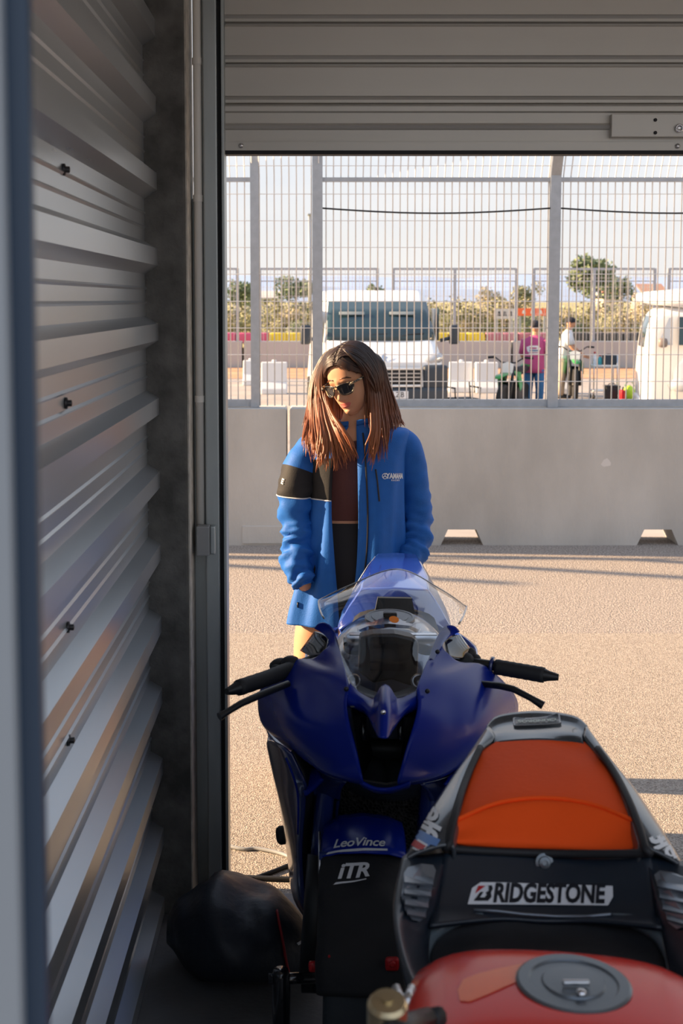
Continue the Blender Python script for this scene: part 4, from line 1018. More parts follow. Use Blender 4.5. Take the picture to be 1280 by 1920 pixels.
def hair_mat():
    m = pm('auburn_hair', (0.05, 0.02, 0.012), 0.42, spec=0.45); t = m.node_tree; b = t.nodes['Principled BSDF']
    co = t.nodes.new('ShaderNodeTexCoord'); sx = t.nodes.new('ShaderNodeSeparateXYZ'); t.links.new(co.outputs['Generated'], sx.inputs[0])
    n = t.nodes.new('ShaderNodeTexNoise'); n.inputs['Scale'].default_value = 22; mpn = t.nodes.new('ShaderNodeMapping'); mpn.inputs['Scale'].default_value = (1, 1, 0.08)
    t.links.new(co.outputs['Generated'], mpn.inputs[0]); t.links.new(mpn.outputs[0], n.inputs['Vector'])
    a = t.nodes.new('ShaderNodeMath'); a.operation = 'MULTIPLY_ADD'; a.inputs[1].default_value = 0.35; t.links.new(n.outputs['Fac'], a.inputs[0])
    t.links.new(sx.outputs['Z'], a.inputs[2])
    r = t.nodes.new('ShaderNodeValToRGB'); r.color_ramp.elements[0].position = 0.15; r.color_ramp.elements[0].color = (0.34, 0.105, 0.036, 1)  # dark roots, auburn tips; the sun's orange is mixed into the tips
    r.color_ramp.elements[1].position = 1.0; r.color_ramp.elements[1].color = (0.022, 0.011, 0.009, 1)
    t.links.new(a.outputs[0], r.inputs[0]); t.links.new(r.outputs[0], b.inputs['Base Color']); return m
M['hair'] = hair_mat()
wroot = P(650, 1000, WY)
WM = thing('person', 'woman with long auburn hair, sunglasses and open blue jacket standing behind the blue motorcycle', 'person', (wroot.x, WY, -0.004))
def Q(px, py, dd=0.0): return P(px, py, WY+dd)
MPP = WY/FPX                             # metres per pixel at her distance
def spow(v, e): return math.copysign(abs(v)**e, v)
def hring(py, cx, hw, hd, dd=0.0, n=32, e=2.3, tilt=0.0):
    c_ = Q(cx, py, 0); out = []
    for k in range(n):
        a = 2*math.pi*k/n; x = -hw*MPP*spow(math.sin(a), 2/e); y = -hd*spow(math.cos(a), 2/e)
        out.append(Vector((c_.x + x, WY + dd + y, c_.z + tilt*x)))
    return out
# --- head
HC = Q(660, 711, -.010)
HR = Matrix.Rotation(math.radians(-38), 3, 'Z') @ Matrix.Rotation(math.radians(-11), 3, 'Y') @ Matrix.Rotation(math.radians(13), 3, 'X')
HS = 1.02
def hw_(p): return HC + HR @ (Vector(p)*HS)
HL = [(.1165,.012,-.008,.022),(.112,.030,-.028,.042),(.103,.047,-.048,.062),(.088,.060,-.066,.080),(.065,.069,-.080,.092),(.040,.0725,-.0865,.097),(.015,.0725,-.088,.097),(-.008,.0705,-.084,.094),
      (-.030,.0675,-.084,.086),(-.050,.063,-.084,.074),(-.070,.055,-.082,.056),(-.088,.044,-.079,.036),(-.102,.032,-.074,.016),(-.112,.019,-.064,-.006),(-.116,.008,-.050,-.024)]
zz_ = [spline([h[k] for h in HL], 5) for k in range(4)]
def gs(x, s): return math.exp(-(x/s)**2)
def face_pt(x, y, z):
    if y > 0: return Vector((x, y, z))
    d = 0.0
    t_ = max(0, min(1, (.012-z)/.054))
    if z > -.060 and z < .03:
        fall = 1.0 if z > -.046 else max(0, (z+.060)/.014)
        d += (.004 + .021*t_**1.3)*fall*gs(x, .0085+.006*t_)*(1 if z < .012 else max(0, (.03-z)/.018))
    d += .006*fall_n(x, z)
    for sx in (-1, 1):
        d -= .007*gs(x-sx*.032, .016)*gs(z+.010, .012)
        d += .004*gs(x-sx*.042, .02)*gs(z+.038, .018)
        d += .003*gs(x-sx*.028, .02)*gs(z-.014, .008)
        d += .004*gs(x-sx*.013, .005)*gs(z+.047, .006)
    zl = z - 6.0*x*x
    d += .0065*gs(x, .018)*gs(zl+.066, .0042) + .0075*gs(x, .016)*gs(zl+.0755, .0048) - .0035*gs(x, .02)*gs(zl+.0705, .0018)
    d += .006*gs(x, .016)*gs(z+.100, .012) - .003*gs(x, .02)*gs(z+.086, .005)
    w = max(0, min(1, -y/.04))
    return Vector((x, y - d*w, z))
def fall_n(x, z): return 0.0
hrings = []; lipidx = []
NA = 80
for i in range(len(zz_[0])):
    z, w, f, b_ = (zz_[k][i] for k in range(4)); ring = []
    for k in range(NA):
        # finer sampling near the front
        u = k/NA; a = 2*math.pi*u - 0.55*math.sin(2*math.pi*u)
        sa, ca = math.sin(a), math.cos(a); cy = (f+b_)/2
        x = -w*spow(sa, 2/2.25); hd_ = abs(f) if ca > 0 else abs(b_)
        y = (f*spow(abs(ca), 2/2.1) if ca > 0 else b_*spow(abs(ca), 2/2.1)) if f < 0 < b_ else lerp(b_, f, .5+.5*ca)
        q = face_pt(x, y, z); ring.append(q)
    hrings.append(ring)
mb = MB()
hb = len(mb.v); mb.loft([[hw_(p) for p in r] for r in hrings[::-1]]); nlv = len(hrings)
for fi, f in enumerate(mb.f):
    i = fi//NA
    if i < nlv-1:
        c_ = sum((hrings[::-1][v//NA][v % NA] for v in f), Vector())/len(f)
        zl = c_.z - 6.0*c_.x**2
        if c_.y < -.06 and abs(c_.x) < .026 - abs(zl+.0705)*1.1 and -.0815 < zl < -.0615: mb.mi[fi] = 1
# --- torso, neck, limbs in the same mesh
TR = [(1168,640,74,.10),(1120,642,84,.112),(1060,645,80,.106),(1000,646,68,.088),(962,648,63,.082),(910,650,70,.092),(870,652,78,.10),(842,656,84,.098),(820,661,84,.082),(804,665,60,.068),(793,668,36,.056),(780,670,29,.052),(765,672,28,.050),(748,672,28,.052),(732,672,28,.054)]
mb.loft([hring(*t_, tilt=.14 if t_[0] < 860 else 0) for t_ in TR])
def limb(pts, rad, n=18): mb.tube(spline([Q(*p) for p in pts], 4), spline(rad, 4), n)
legs = {'l': [(612,1130,0),(592,1190,-.01),(582,1250,-.02),(580,1310,-.02),(582,1370,.0),(586,1425,.02)], 'r': [(676,1130,0),(682,1190,-.01),(688,1250,-.02),(690,1310,-.02),(692,1370,.0),(694,1425,.02)]}
lrad = [.085,.078,.062,.052,.050,.036]
limb(legs['l'], lrad); limb(legs['r'], lrad)
for s_ in ('l', 'r'):                    # feet
    a = Q(*legs[s_][-1]); mb.tube([a + Vector((0, .02, .0)), Vector((a.x-.01, WY-.01, .045)), Vector((a.x-.02, WY-.10, .03)), Vector((a.x-.025, WY-.16, .025))], [.038, .04, .036, .022], 14)
ARM_L = [(588,842,-.005),(566,880,-.02),(555,930,-.03),(555,975,-.03),(558,1015,-.045),(557,1050,-.075),(565,1082,-.095),(573,1099,-.078)]
ARM_R = [(740,842,.02),(764,870,.03),(776,920,.035),(781,968,.03),(779,1010,.005),(770,1042,-.04),(756,1068,-.075),(744,1085,-.09)]
arad = [.038,.040,.040,.038,.036,.033,.027,.024]
limb(ARM_L, arad, 14); limb(ARM_R, arad, 14)
def hand(w, dirv, side):                 # palm, four fingers, thumb, slipped into the pocket
    dirv = dirv.normalized(); sd = Vector((0, 1, 0)).cross(dirv).normalized(); nrm = dirv.cross(sd)
    mb.tube([w, w+dirv*.03, w+dirv*.075, w+dirv*.09], [(.024,.016),(.036,.015),(.038,.014),(.034,.010)], 14, up=sd)
    for k, L_ in enumerate((.060, .072, .068, .052)):
        b_ = w + dirv*.084 + sd*((k-1.5)*.0175); c1 = b_ + dirv*L_*.45 + nrm*.004; c2 = b_ + dirv*L_*.8 + nrm*.014; c3 = b_ + dirv*L_ + nrm*.022
        mb.tube([b_, c1, c2, c3], [.0085, .008, .0075, .005], 8)
    b_ = w + dirv*.03 + sd*(side*.03); mb.tube([b_, b_+dirv*.025+sd*(side*.018), b_+dirv*.05+sd*(side*.02)], [.011, .0095, .006], 8)
hand(Q(573,1099,-.078), Q(616,1140,-.02)-Q(573,1099,-.078), 1)
hand(Q(744,1085,-.09), Q(716,1120,-.095)-Q(744,1085,-.09), -1)
body = mb.build('body', [M['skin'], M['lips']], WM)
# --- crop top, shorts, shoes
ct = [(969,648,66,.086),(950,648,66,.087),(910,650,74,.097),(870,652,82,.106),(842,655,82,.102),(822,660,64,.088)]
o = MB().loft([r for r in [hring(*t_, tilt=.14 if t_[0] < 860 else 0) for t_ in ct]], True, False).build('crop_top', M['topbrown'], WM); mod(o, 'SUBSURF', levels=1, render_levels=1)
sh = [(974,648,67,.086),(1000,646,72,.094),(1060,645,84,.112),(1120,642,88,.118),(1150,642,88,.116)]
mb = MB(); mb.loft([hring(*t_) for t_ in sh], True, False)
for s_ in ('l', 'r'):
    a, b_ = Q(*legs[s_][0]), Q(*legs[s_][1]); mb.tube([a + Vector((0, 0, .03)), a.lerp(b_, .25), a.lerp(b_, .5)], [.09, .088, .086], 20, cap=False)
mb.build('shorts', M['shorts'], WM)
for s_ in ('l', 'r'):
    a = Q(*legs[s_][-1])
    MB().loft([[Vector((a.x-.012+x*sc, WY+y, z)) for x, z in ((-.045,.0),(.045,.0),(.047,.02),(.04,h),(0,h+.012),(-.04,h),(-.047,.02))] for y, sc, h in ((.07,.6,.07),(.05,.85,.075),(0,.9,.075),(-.06,.95,.06),(-.13,.95,.045),(-.17,.75,.038),(-.19,.4,.03))]).build('shoe', pm('white_sneaker', (.6, .6, .58), .5), WM)
# --- jacket
JL = [(792,673,40,.066,652,667),(800,672,46,.070,648,667),(808,671,64,.078,642,667),(819,670,93,.090,634,667),(836,668,99,.104,627,667),(862,668,93,.122,622,668),(900,668,90,.134,619,669),
      (950,668,89,.134,619,670),(1000,665,92,.134,622,669),(1050,660,97,.138,626,667),(1100,654,103,.142,631,662),(1135,651,106,.145,634,658),(1158,650,107,.147,636,656)]
JS = [spline([j[k] for j in JL], 5) for k in range(6)]
NJ = 72; rows = []; jpy = []
for i in range(len(JS[0])):
    py, cx, hw, hd, xl, xr = (JS[k][i] for k in range(6)); c_ = Q(cx, py); e = 2.35
    sl_ = math.asin(min(.999, max(0, (cx-xl)/hw))**(e/2)); sr_ = math.asin(min(.999, max(0, (xr-cx)/hw))**(e/2)) if xr > cx else -math.asin(min(.999, (cx-xr)/hw)**(e/2))
    r = []; tl_ = .15*max(0, min(1, (905-py)/60))
    for k in range(NJ):
        u = k/(NJ-1); a = lerp(sl_, 2*math.pi-sr_, u)
        x = -hw*MPP*spow(math.sin(a), 2/e); y = -hd*spow(math.cos(a), 2/e)
        low = max(0, min(1, (py-850)/200))
        ph = a*7.0 + 1.3*math.sin(py*.011)
        fold = (.010*math.sin(ph) + .006*math.sin(a*13+2+py*.004))*low + .004*noise.noise(Vector((x*14, y*14, c_.z*5)))
        if u < .07: fold -= .03*(1-u/.07)*max(0, min(1, (py-830)/60))*0.25
        if py > 1090 and u < .3: fold += .02*(py-1090)/70*math.sin(min(1, u/.3)*math.pi)
        v = Vector((x, y, 0)); v = v + v.normalized()*fold
        r.append(Vector((c_.x + v.x, WY + v.y, c_.z + tl_*x)))
    rows.append(r); jpy.append(py)
mb = MB(); mb.grid(rows); mi = []
for i in range(len(rows)-1):
    pm_ = (jpy[i]+jpy[i+1])/2
    for k in range(NJ-1):
        u = k/(NJ-2)
        mi.append(1 if 846 < pm_ < 930 and u < .17 else 0)
jk = mk('jacket', mb.v, mb.f, [M['jacket'], M['jblack'], M['white']], WM, midx=mi); fixn(jk)
mod(jk, 'SOLIDIFY', thickness=.005, offset=-1)
jb = bvh_of(jk)
ib = min(range(len(jpy)), key=lambda i: abs(jpy[i]-930))
MB().tube([p + (p-Vector((Q(668,930).x, WY, p.z))).normalized()*.001 for p in rows[ib][:13]], .0022, 6).build('white_piping', M['white'], jk)
def onj(px, py, lift=.002):
    h_ = jb.ray_cast(Vector((0, 0, CAMZ)), ray(px, py).normalized(), 8)
    return (h_[0] if h_[0] is not None else Q(px, py, -.13)) - ray(px, py).normalized()*lift
MB().tube([onj(x, y) for x, y in spline([Vector(p) for p in ((680,812),(684,850),(687,900),(689,950),(689,1000),(686,1050),(680,1090),(676,1120))], 4)], .0032, 6).build('front_zip', M['zip'], jk)
MB().tube([onj(x, y) for x, y in spline([Vector(p) for p in ((704,880),(707,900),(709,920),(711,940))], 4)], .0030, 6).build('pocket_zip', M['zip'], jk)
def sleeve(pts, rad, band):
    path = spline([Q(*p) for p in pts], 8); rr = spline(rad, 8); pys = spline([p[1] for p in pts], 8); n = 30
    N = len(path); T = [(path[min(i+1, N-1)]-path[max(i-1, 0)]).normalized() for i in range(N)]; u = Vector((1, 0, 0)); R_ = []
    for i in range(N):
        u = (u-T[i]*u.dot(T[i])).normalized(); w = T[i].cross(u); ring = []
        for k in range(n):
            a = 2*math.pi*k/n; d_ = u*math.cos(a) + w*math.sin(a)
            low = max(0, min(1, (pys[i]-900)/90))
            wr = .011*noise.noise(Vector((math.cos(a)*1.1, math.sin(a)*1.1 + i*.13, i*.33)) + path[i]*2)*(.5+.9*low) + .006*noise.noise(Vector((math.cos(a)*2.2+7, math.sin(a)*2.2 + i*.3, i*.5)))*low + .004*math.sin(i*.95 + 2.6*math.sin(a+.6) + 3*noise.noise(Vector((i*.2, a, 3))))*low
            ring.append(path[i] + d_*(rr[i] + wr))
        R_.append(ring)
    m_ = MB(); m_.loft(R_, True, False); mi = []
    for i in range(N-1):
        p_ = (pys[i]+pys[i+1])/2
        for k in range(n): mi.append(1 if band and 880 < p_ < 932 else 0)
    o = mk('sleeve', m_.v, m_.f, [M['jacket'], M['jblack'], M['white']], jk, midx=mi); fixn(o); mod(o, 'SOLIDIFY', thickness=.004, offset=-1)
    if band:
        ib = min(range(N), key=lambda i: abs(pys[i]-932)); MB().tube([R_[ib][k % n] for k in range(n+1)], .0022, 6, cap=False).build('white_piping', M['white'], jk)
    return o
s1 = sleeve([(594,834,.0),(572,860,-.015),(559,895,-.03),(554,935,-.035),(555,978,-.03),(559,1015,-.045),(556,1050,-.075),(563,1080,-.10),(570,1098,-.112)], [.056,.062,.066,.064,.060,.054,.053,.046,.037], True)
s2 = sleeve([(738,822,.01),(760,839,.015),(770,880,.03),(776,925,.035),(781,970,.03),(780,1012,.0),(770,1044,-.045),(757,1066,-.08)], [.048,.056,.058,.057,.057,.056,.050,.044], False)
# chest print
h_ = jb.ray_cast(Vector((0, 0, CAMZ)), ray(738, 893).normalized(), 8)
nb = h_[1] if h_[1].y < 0 else -h_[1]; Av = Vector((1, 0, -.03)); Av = (Av - nb*Av.dot(nb)).normalized(); Bq = nb.cross(Av).normalized()
decal('chest_print', text_flat('YAMAHA', .0245, 0, .0014, 1.05, .80), h_[0] + Av*.010, Av, Bq, M['white'], jk, jb, .003, .2, subdiv=.01)
decal('chest_print', text_flat('R A C I N G', .0075, 0, .0004, 1.1, 1.05), h_[0] + Av*.010 - Bq*.014, Av, Bq, M['white'], jk, jb, .003, .2)
ringp = [(math.cos(2*math.pi*k/20)*.0105, math.sin(2*math.pi*k/20)*.0105) for k in range(20)]; inn = [(x*.78, y*.78) for x, y in ringp]
V_ = [Vector((x, y, 0)) for x, y in ringp+inn]; F_ = [(k, (k+1) % 20, 20+(k+1) % 20, 20+k) for k in range(20)]
for a in (90, 210, 330):
    c_, s_ = math.cos(math.radians(a)), math.sin(math.radians(a)); b_ = len(V_)
    V_ += [Vector((-s_*.0016, c_*.0016, 0)), Vector((s_*.0016, -c_*.0016, 0)), Vector((c_*.0085+s_*.0016, s_*.0085-c_*.0016, 0)), Vector((c_*.0085-s_*.0016, s_*.0085+c_*.0016, 0))]; F_.append((b_, b_+1, b_+2, b_+3))
decal('emblem', (V_, F_), h_[0] - Av*.036, Av, Bq, M['white'], jk, jb, .003, .2)
sv = bvh_of(s1); h2 = sv.ray_cast(Vector((0, 0, CAMZ)), ray(530, 903).normalized(), 8)
if h2[0] is not None:
    nb = h2[1] if h2[1].y < 0 else -h2[1]; Av = (Vector((1, 0, -.2)) - nb*nb.x).normalized(); Bq = nb.cross(Av).normalized()
    decal('sleeve_print', text_flat('E', .026, 0, .001, 1, 1), h2[0], Av, Bq, M['white'], s1, sv, .003, .2)
MB().tube([onj(558, 1129, .001), onj(558, 1139, .001)], .003, 6).build('hem_tag', M['zip'], jk)
# collar
col_ = [[Vector(p) for p in rows[0]]]
for dz, sc in ((.005, .985), (.011, .98), (.016, 1.0)):
    c_ = sum(rows[0], Vector())/len(rows[0]); col_.append([c_ + (p-c_)*sc + Vector((0, -.004, dz)) for p in rows[0]])
o = MB().grid(col_).build('collar', M['jacket'], jk); mod(o, 'SOLIDIFY', thickness=.006, offset=0)
# --- sunglasses, brows
M['lens'] = pm('dark_lens', (0.012, 0.012, 0.016), 0.08, coat=0.6)
M['tort'] = pm('tortoise_frame', (0.020, 0.018, 0.018), 0.25, var=0.2, vscale=90, col2=(0.42, 0.32, 0.20), lo=.5, hi=.68)
sg = None
shape = [(-.026,.012),(-.010,.0155),(.012,.016),(.027,.0135),(.0265,.002),(.020,-.016),(.008,-.0215),(-.008,-.0205),(-.020,-.012),(-.025,.0)]
def lens_pts(sx, y0, k=1.0):
    return [hw_((sx*.0335 + sx*x*k, y0 + .004*(abs(sx*.0335+sx*x)/.06)**2*6, -.010 + z*k)) for x, z in shape]
fr_v = MB()
for sx in (-1, 1):
    pts = spline([Vector(p) for p in lens_pts(sx, -.106)] + [Vector(lens_pts(sx, -.106)[0])], 3)
    fr_v.tube(pts, .0028, 7, cap=False)
    fr_v.tube([hw_(p) for p in ((sx*.060,-.098,.002),(sx*.071,-.088,.004),(sx*.0745,-.05,.006),(sx*.0755,.0,.008),(sx*.075,.025,.0))], [(.004,.003)]*5, 8)
    fr_v.tube([hw_(p) for p in ((sx*.059,-.101,.002),(sx*.060,-.099,-.001))], .005, 8)
fr_v.tube([hw_(p) for p in ((-.009,-.1055,.001),(0,-.109,.003),(.009,-.1055,.001))], .0028, 7)
sg = fr_v.build('sunglasses', M['tort'], WM)
for sx in (-1, 1):
    V_ = lens_pts(sx, -.1055, .97)
    MB().prism(V_, HR @ Vector((0, .0015, 0))).build('lens', M['lens'], sg, smooth=False)
for sx in (-1, 1):
    MB().tube([hw_(face_pt(sx*x, -.088+.006*(x/.05)**2*2.5, z) + Vector((0, .0005, 0))) for x, z in ((.012,.0205),(.024,.0235),(.038,.0235),(.052,.017))], [(.0028,.0018),(.0034,.002),(.003,.002),(.0012,.001)], 6).build('eyebrow', M['hair'], WM)
# --- hair: scalp cap and locks in one mesh
mb = MB(); capr = []
for i in range(0, len(hrings)):
    ring = []
    for k in range(NA):
        p = hrings[i][k]; q = Vector((p.x*1.10, p.y*1.10 + .004, p.z*1.06 + .002))
        ring.append(q)
    capr.append(ring)
b0 = len(mb.v); mb.v += [hw_(p) for r in capr for p in r]
for i in range(len(capr)-1):
    for k in range(NA):
        k2 = (k+1) % NA; c_ = (capr[i][k]+capr[i][k2]+capr[i+1][k]+capr[i+1][k2])/4
        lim = .072 - .034*(abs(c_.x)/.06)**2.0
        front = c_.y < -.005
        if (front and c_.z > lim) or (not front and c_.z > -.10):
            mb.f.append((b0+i*NA+k, b0+i*NA+k2, b0+(i+1)*NA+k2, b0+(i+1)*NA+k)); mb.mi.append(0)
mb.v.append(hw_((0, .005, .126))); tip = len(mb.v)-1
for k in range(NA): mb.f.append((b0+k, tip, b0+(k+1) % NA)); mb.mi.append(0)
rng = random.Random(11)
capb = BVHTree.FromPolygons(list(mb.v), list(mb.f))
def over(p):                             # keep a lock on the outside of the scalp
    o_ = Vector((0, 0, CAMZ)); d_ = (p-o_).normalized(); h_ = capb.ray_cast(o_, d_, 8)
    if h_[0] is not None and (p-o_).length > h_[3]-.004: return h_[0] - d_*.004
    return p
def curtain(guides, n, r0=.0048, jit=3.0, cut=(.82, 1.0), wav=2.5, thin=False, ov=True):
    for _ in range(n):
        u = rng.random()*(len(guides)-1); g = int(min(u, len(guides)-2)); t_ = u-g; w1, w2, w3 = rng.gauss(0, 1), rng.gauss(0, 1), rng.gauss(0, 1); L_ = lerp(cut[0], cut[1], rng.random())
        pts = []
        for i in range(len(guides[0])):
            a, b_ = guides[g][i], guides[g+1][i]; f_ = i/(len(guides[0])-1)
            pts.append(Q(lerp(a[0], b_[0], t_) + w1*jit*f_ + rng.gauss(0, .5)*f_, lerp(a[1], b_[1], t_) + w2*jit*f_*.8, lerp(a[2], b_[2], t_) + w3*.006*f_))
        sp = [over(q) if ov and i_ < 13 else q for i_, q in enumerate(spline(pts, 4))]; m_ = max(5, int(len(sp)*L_)); sp = sp[:m_]; N = len(sp)
        ph = rng.random()*6; am = rng.random()*wav*MPP
        sp = [p + Vector((math.sin(ph+j*.7)*am*(j/N), 0, 0)) for j, p in enumerate(sp)]
        rr = [r0*(.75+.6*rng.random())*(1.0 if j < N*.55 else max(.12, 1-(j/N-.55)/.45*.9)) for j in range(N)]
        mr = rr[0]; rr = [(mr*(.9 if j < N*.55 else max(.10, .9*(1-(j/N-.55)/.46)))*1.25, mr*(.6 if j < N*.55 else max(.08, .6*(1-(j/N-.55)/.46)))) for j in range(N)]
        if thin: rr = [(a*min(1, .15+j/(N*.35)), b_*min(1, .15+j/(N*.35))) for j, (a, b_) in enumerate(rr)]
        mb.tube(sp, rr, 5, up=(1, 0, 0))
A_ = [[(646,649,.05),(612,664,.06),(592,705,.07),(583,760,.03),(572,806,-.06),(565,838,-.125)],
      [(644,649,.03),(608,668,.045),(589,712,.05),(582,772,.0),(577,822,-.10),(576,858,-.150)],
      [(642,649,.01),(606,674,.03),(591,720,.035),(588,780,-.03),(592,835,-.13),(597,872,-.160)],
      [(640,650,-.01),(606,680,.01),(596,730,.02),(603,790,-.06),(612,842,-.14),(610,884,-.160)],
      [(638,652,-.03),(608,682,-.02),(602,735,.0),(622,792,-.08),(634,840,-.14),(640,880,-.155)]]
B_ = [[(641,651,-.05),(652,662,-.088),(677,685,-.098),(691,712,-.075),(694,758,-.06),(699,805,-.10)],
      [(640,652,-.05),(672,672,-.085),(692,704,-.065),(694,755,-.06),(700,810,-.10),(703,868,-.140)],
      [(642,650,-.03),(684,668,-.05),(701,712,-.04),(708,768,-.05),(712,820,-.11),(716,874,-.140)],
      [(645,647,-.01),(698,664,-.01),(716,715,.0),(724,768,-.01),(728,810,-.08),(724,852,-.125)],
      [(648,646,.01),(708,668,.03),(726,720,.04),(738,768,.03),(744,792,-.01),(738,812,-.06)],
      [(650,646,.04),(712,674,.06),(730,728,.08),(745,774,.07),(754,792,.06),(760,800,.06)]]
C_ = [[(604,715,.02),(612,765,-.04),(624,800,-.11),(634,832,-.140),(640,850,-.150),(644,866,-.152)],
      [(604,715,.02),(616,765,-.05),(636,804,-.12),(650,834,-.142),(656,852,-.150),(662,872,-.152)],
      [(606,715,.02),(618,765,-.05),(640,800,-.12),(656,824,-.142),(664,842,-.150),(670,862,-.152)]]
K_ = [[(610,680,.09),(596,730,.10),(590,780,.10),(588,800,.12),(590,815,.13),(592,825,.13)], [(700,680,.10),(722,730,.12),(735,770,.12),(740,790,.13),(742,800,.13),(742,808,.13)]]
# locks laid over the scalp from the parting to both sides
def skull(th, y, sx, lift):
    ye = max(-.97, min(.97, (y-.006)/.106)); k = math.sqrt(1-ye*ye)
    return Vector((.012 + sx*(.081+lift)*k*math.sin(th), y, (.124+lift)*math.cos(th)*(k**.8)))
for sx in (-1, 1):
    for q in range(150):
        y0 = lerp(-.088, .075, (q+rng.random())/150); lf = rng.uniform(.0, .006); pts = []
        n_ = 14; yd = lerp(.085, .0, (y0+.088)/.163); thm = lerp(1.8, 2.25, rng.random())
        for j in range(n_):
            f_ = j/(n_-1); th = .02 + thm*f_; pts.append(hw_(skull(th, y0 + yd*f_**.75 + rng.gauss(0, .0007), sx, lf+.002*math.sin(f_*math.pi))))
        r_ = rng.uniform(.0026, .0046)
        mb.tube(pts, [(r_*(.12+1.15*math.sin(math.pi*min(1, .16+.84*j/(n_-1)))), r_*.6*(.12+1.15*math.sin(math.pi*min(1, .16+.84*j/(n_-1))))) for j in range(n_)], 5)
# locks that follow the hairline from the parting to the temples
inv = HR.transposed()
def capy(x, z):
    h_ = capb.ray_cast(hw_((x, -.30, z)), HR @ Vector((0, 1, 0)), .6); return ((inv @ (h_[0]-HC))/HS).y if h_[0] is not None else None
for sx in (-1, 1):
    for q in range(70):
        o_ = -.003 + .036*(q+rng.random())/70; pts = []; lf = rng.uniform(.0005, .0045)
        for j in range(15):
            f_ = j/14; x = .010 + sx*.080*math.sin(f_*math.pi*.5); z = .0735 + o_*(1-.55*f_) - .036*(abs(x)/.06)**2.1 - .05*max(0, f_-.72)*3.2 + rng.gauss(0, .0004)
            y = capy(x, z); 
            if y is None: y = -.035 + .05*max(0, f_-.6)
            pts.append(hw_((x + sx*lf*f_, y - lf*(1-f_*.5), z)))
        r_ = rng.uniform(.0024, .0040)
        mb.tube(pts, [(r_*(.12+1.15*math.sin(math.pi*min(1, .10+.90*j/14))), r_*.6*(.12+1.15*math.sin(math.pi*min(1, .10+.90*j/14)))) for j in range(15)], 5)
curtain(A_, 230, jit=4.5, cut=(.74, 1.0)); curtain(B_, 270, jit=4.0, cut=(.76, 1.0)); curtain(C_, 46, .004, 4, thin=True); curtain(K_, 60, .008, ov=False)
curtain([[(694,720,-.07),(696,760,-.08),(697,800,-.12),(694,826,-.142),(690,845,-.150),(686,862,-.152)], [(704,720,-.05),(710,765,-.07),(712,805,-.115),(708,836,-.142),(703,858,-.150),(698,884,-.152)]], 40, .003, 4)
curtain([[(596,740,.0),(598,780,-.07),(600,815,-.13),(597,845,-.155),(593,866,-.165),(590,884,-.168)], [(606,740,.0),(618,785,-.08),(632,820,-.13),(642,848,-.150),(648,868,-.156),(652,886,-.158)]], 40, .003, 4)
mb.build('hair', M['hair'], WM, fix=False)

# ================================================================== beyond the fence
M['vanwhite'] = pm('white_vehicle_paint', (0.78, 0.78, 0.78), 0.3, coat=0.4)
M['vanglass'] = pm('vehicle_glass', (0.02, 0.045, 0.055), 0.08, coat=0.5)
M['trim'] = pm('dark_bumper_plastic', (0.035, 0.045, 0.06), 0.5)
M['headlamp'] = pm('headlamp_lens', (0.45, 0.47, 0.50), 0.12, 0.3, coat=1.0)
M['silverpaint'] = pm('silver_car_paint', (0.45, 0.44, 0.42), 0.3, 0.5, coat=0.5)
M['barrierwhite'] = pm('white_plastic_barrier', (0.72, 0.72, 0.72), 0.5)
M['dirt'] = pm('orange_dirt', (0.48, 0.27, 0.16), 0.95, var=0.25, vscale=1.5)
M['farwall'] = pm('far_wall_concrete', (0.46, 0.45, 0.44), 0.9, var=0.08, vscale=0.6)
M['green'] = pm('green_plastic', (0.03, 0.26, 0.05), 0.35)
M['lime'] = pm('hi_vis_lime', (0.55, 0.75, 0.05), 0.6)
M['pinkshirt'] = pm('magenta_cotton', (0.42, 0.07, 0.20), 0.85)
M['whiteshirt'] = pm('white_cotton', (0.72, 0.72, 0.74), 0.85)
M['jeans'] = pm('blue_denim', (0.03, 0.12, 0.28), 0.85)
M['beige'] = pm('beige_cotton', (0.40, 0.33, 0.26), 0.85)
M['capdark'] = pm('dark_cap', (0.02, 0.02, 0.03), 0.8)
def ringrr(y, w, zb, zt, top=.92, n=6):  # rounded cross-section of a vehicle body
    r = min(.16, (zt-zb)*.35); pts = []
    for cx, cz, a0, ww in ((1, 1, 0, top), (-1, 1, 90, top), (-1, -1, 180, 1), (1, -1, 270, 1)):
        for k in range(n):
            a = math.radians(a0+90*k/(n-1)); pts.append((cx*(w*ww-r)+r*math.cos(a), (zt-r if cz > 0 else zb+r)+r*math.sin(a)))
    return [Vector((x, y, z)) for x, z in pts]
def vehicle(name, label, loc, rz, stations, paint, group=None):
    t = thing(name, label, 'van' if 'van' in name else 'car', loc, rz, group)
    MB().loft([ringrr(*s_) for s_ in stations]).build('body', paint, t, world=False, sharp=40)
    return t
def wheel(parent, x, y, r=.34, w=.22):
    o = MB().lathe([(r*.6, -w/2), (r*.95, -w/2), (r, -w*.35), (r, w*.35), (r*.95, w/2), (r*.6, w/2)], (x, y, r), (1, 0, 0), 24).build('wheel', M['tyre'], parent, world=False)
    MB().lathe([(r*.6, -w*.3), (r*.58, w*.42), (r*.2, w*.45), (.001, w*.46)] if x > 0 else [(.001, -w*.46), (r*.2, -w*.45), (r*.58, -w*.42), (r*.6, w*.3)], (x, y, r), (1, 0, 0), 20).build('hubcap', M['silver'], o, world=False)
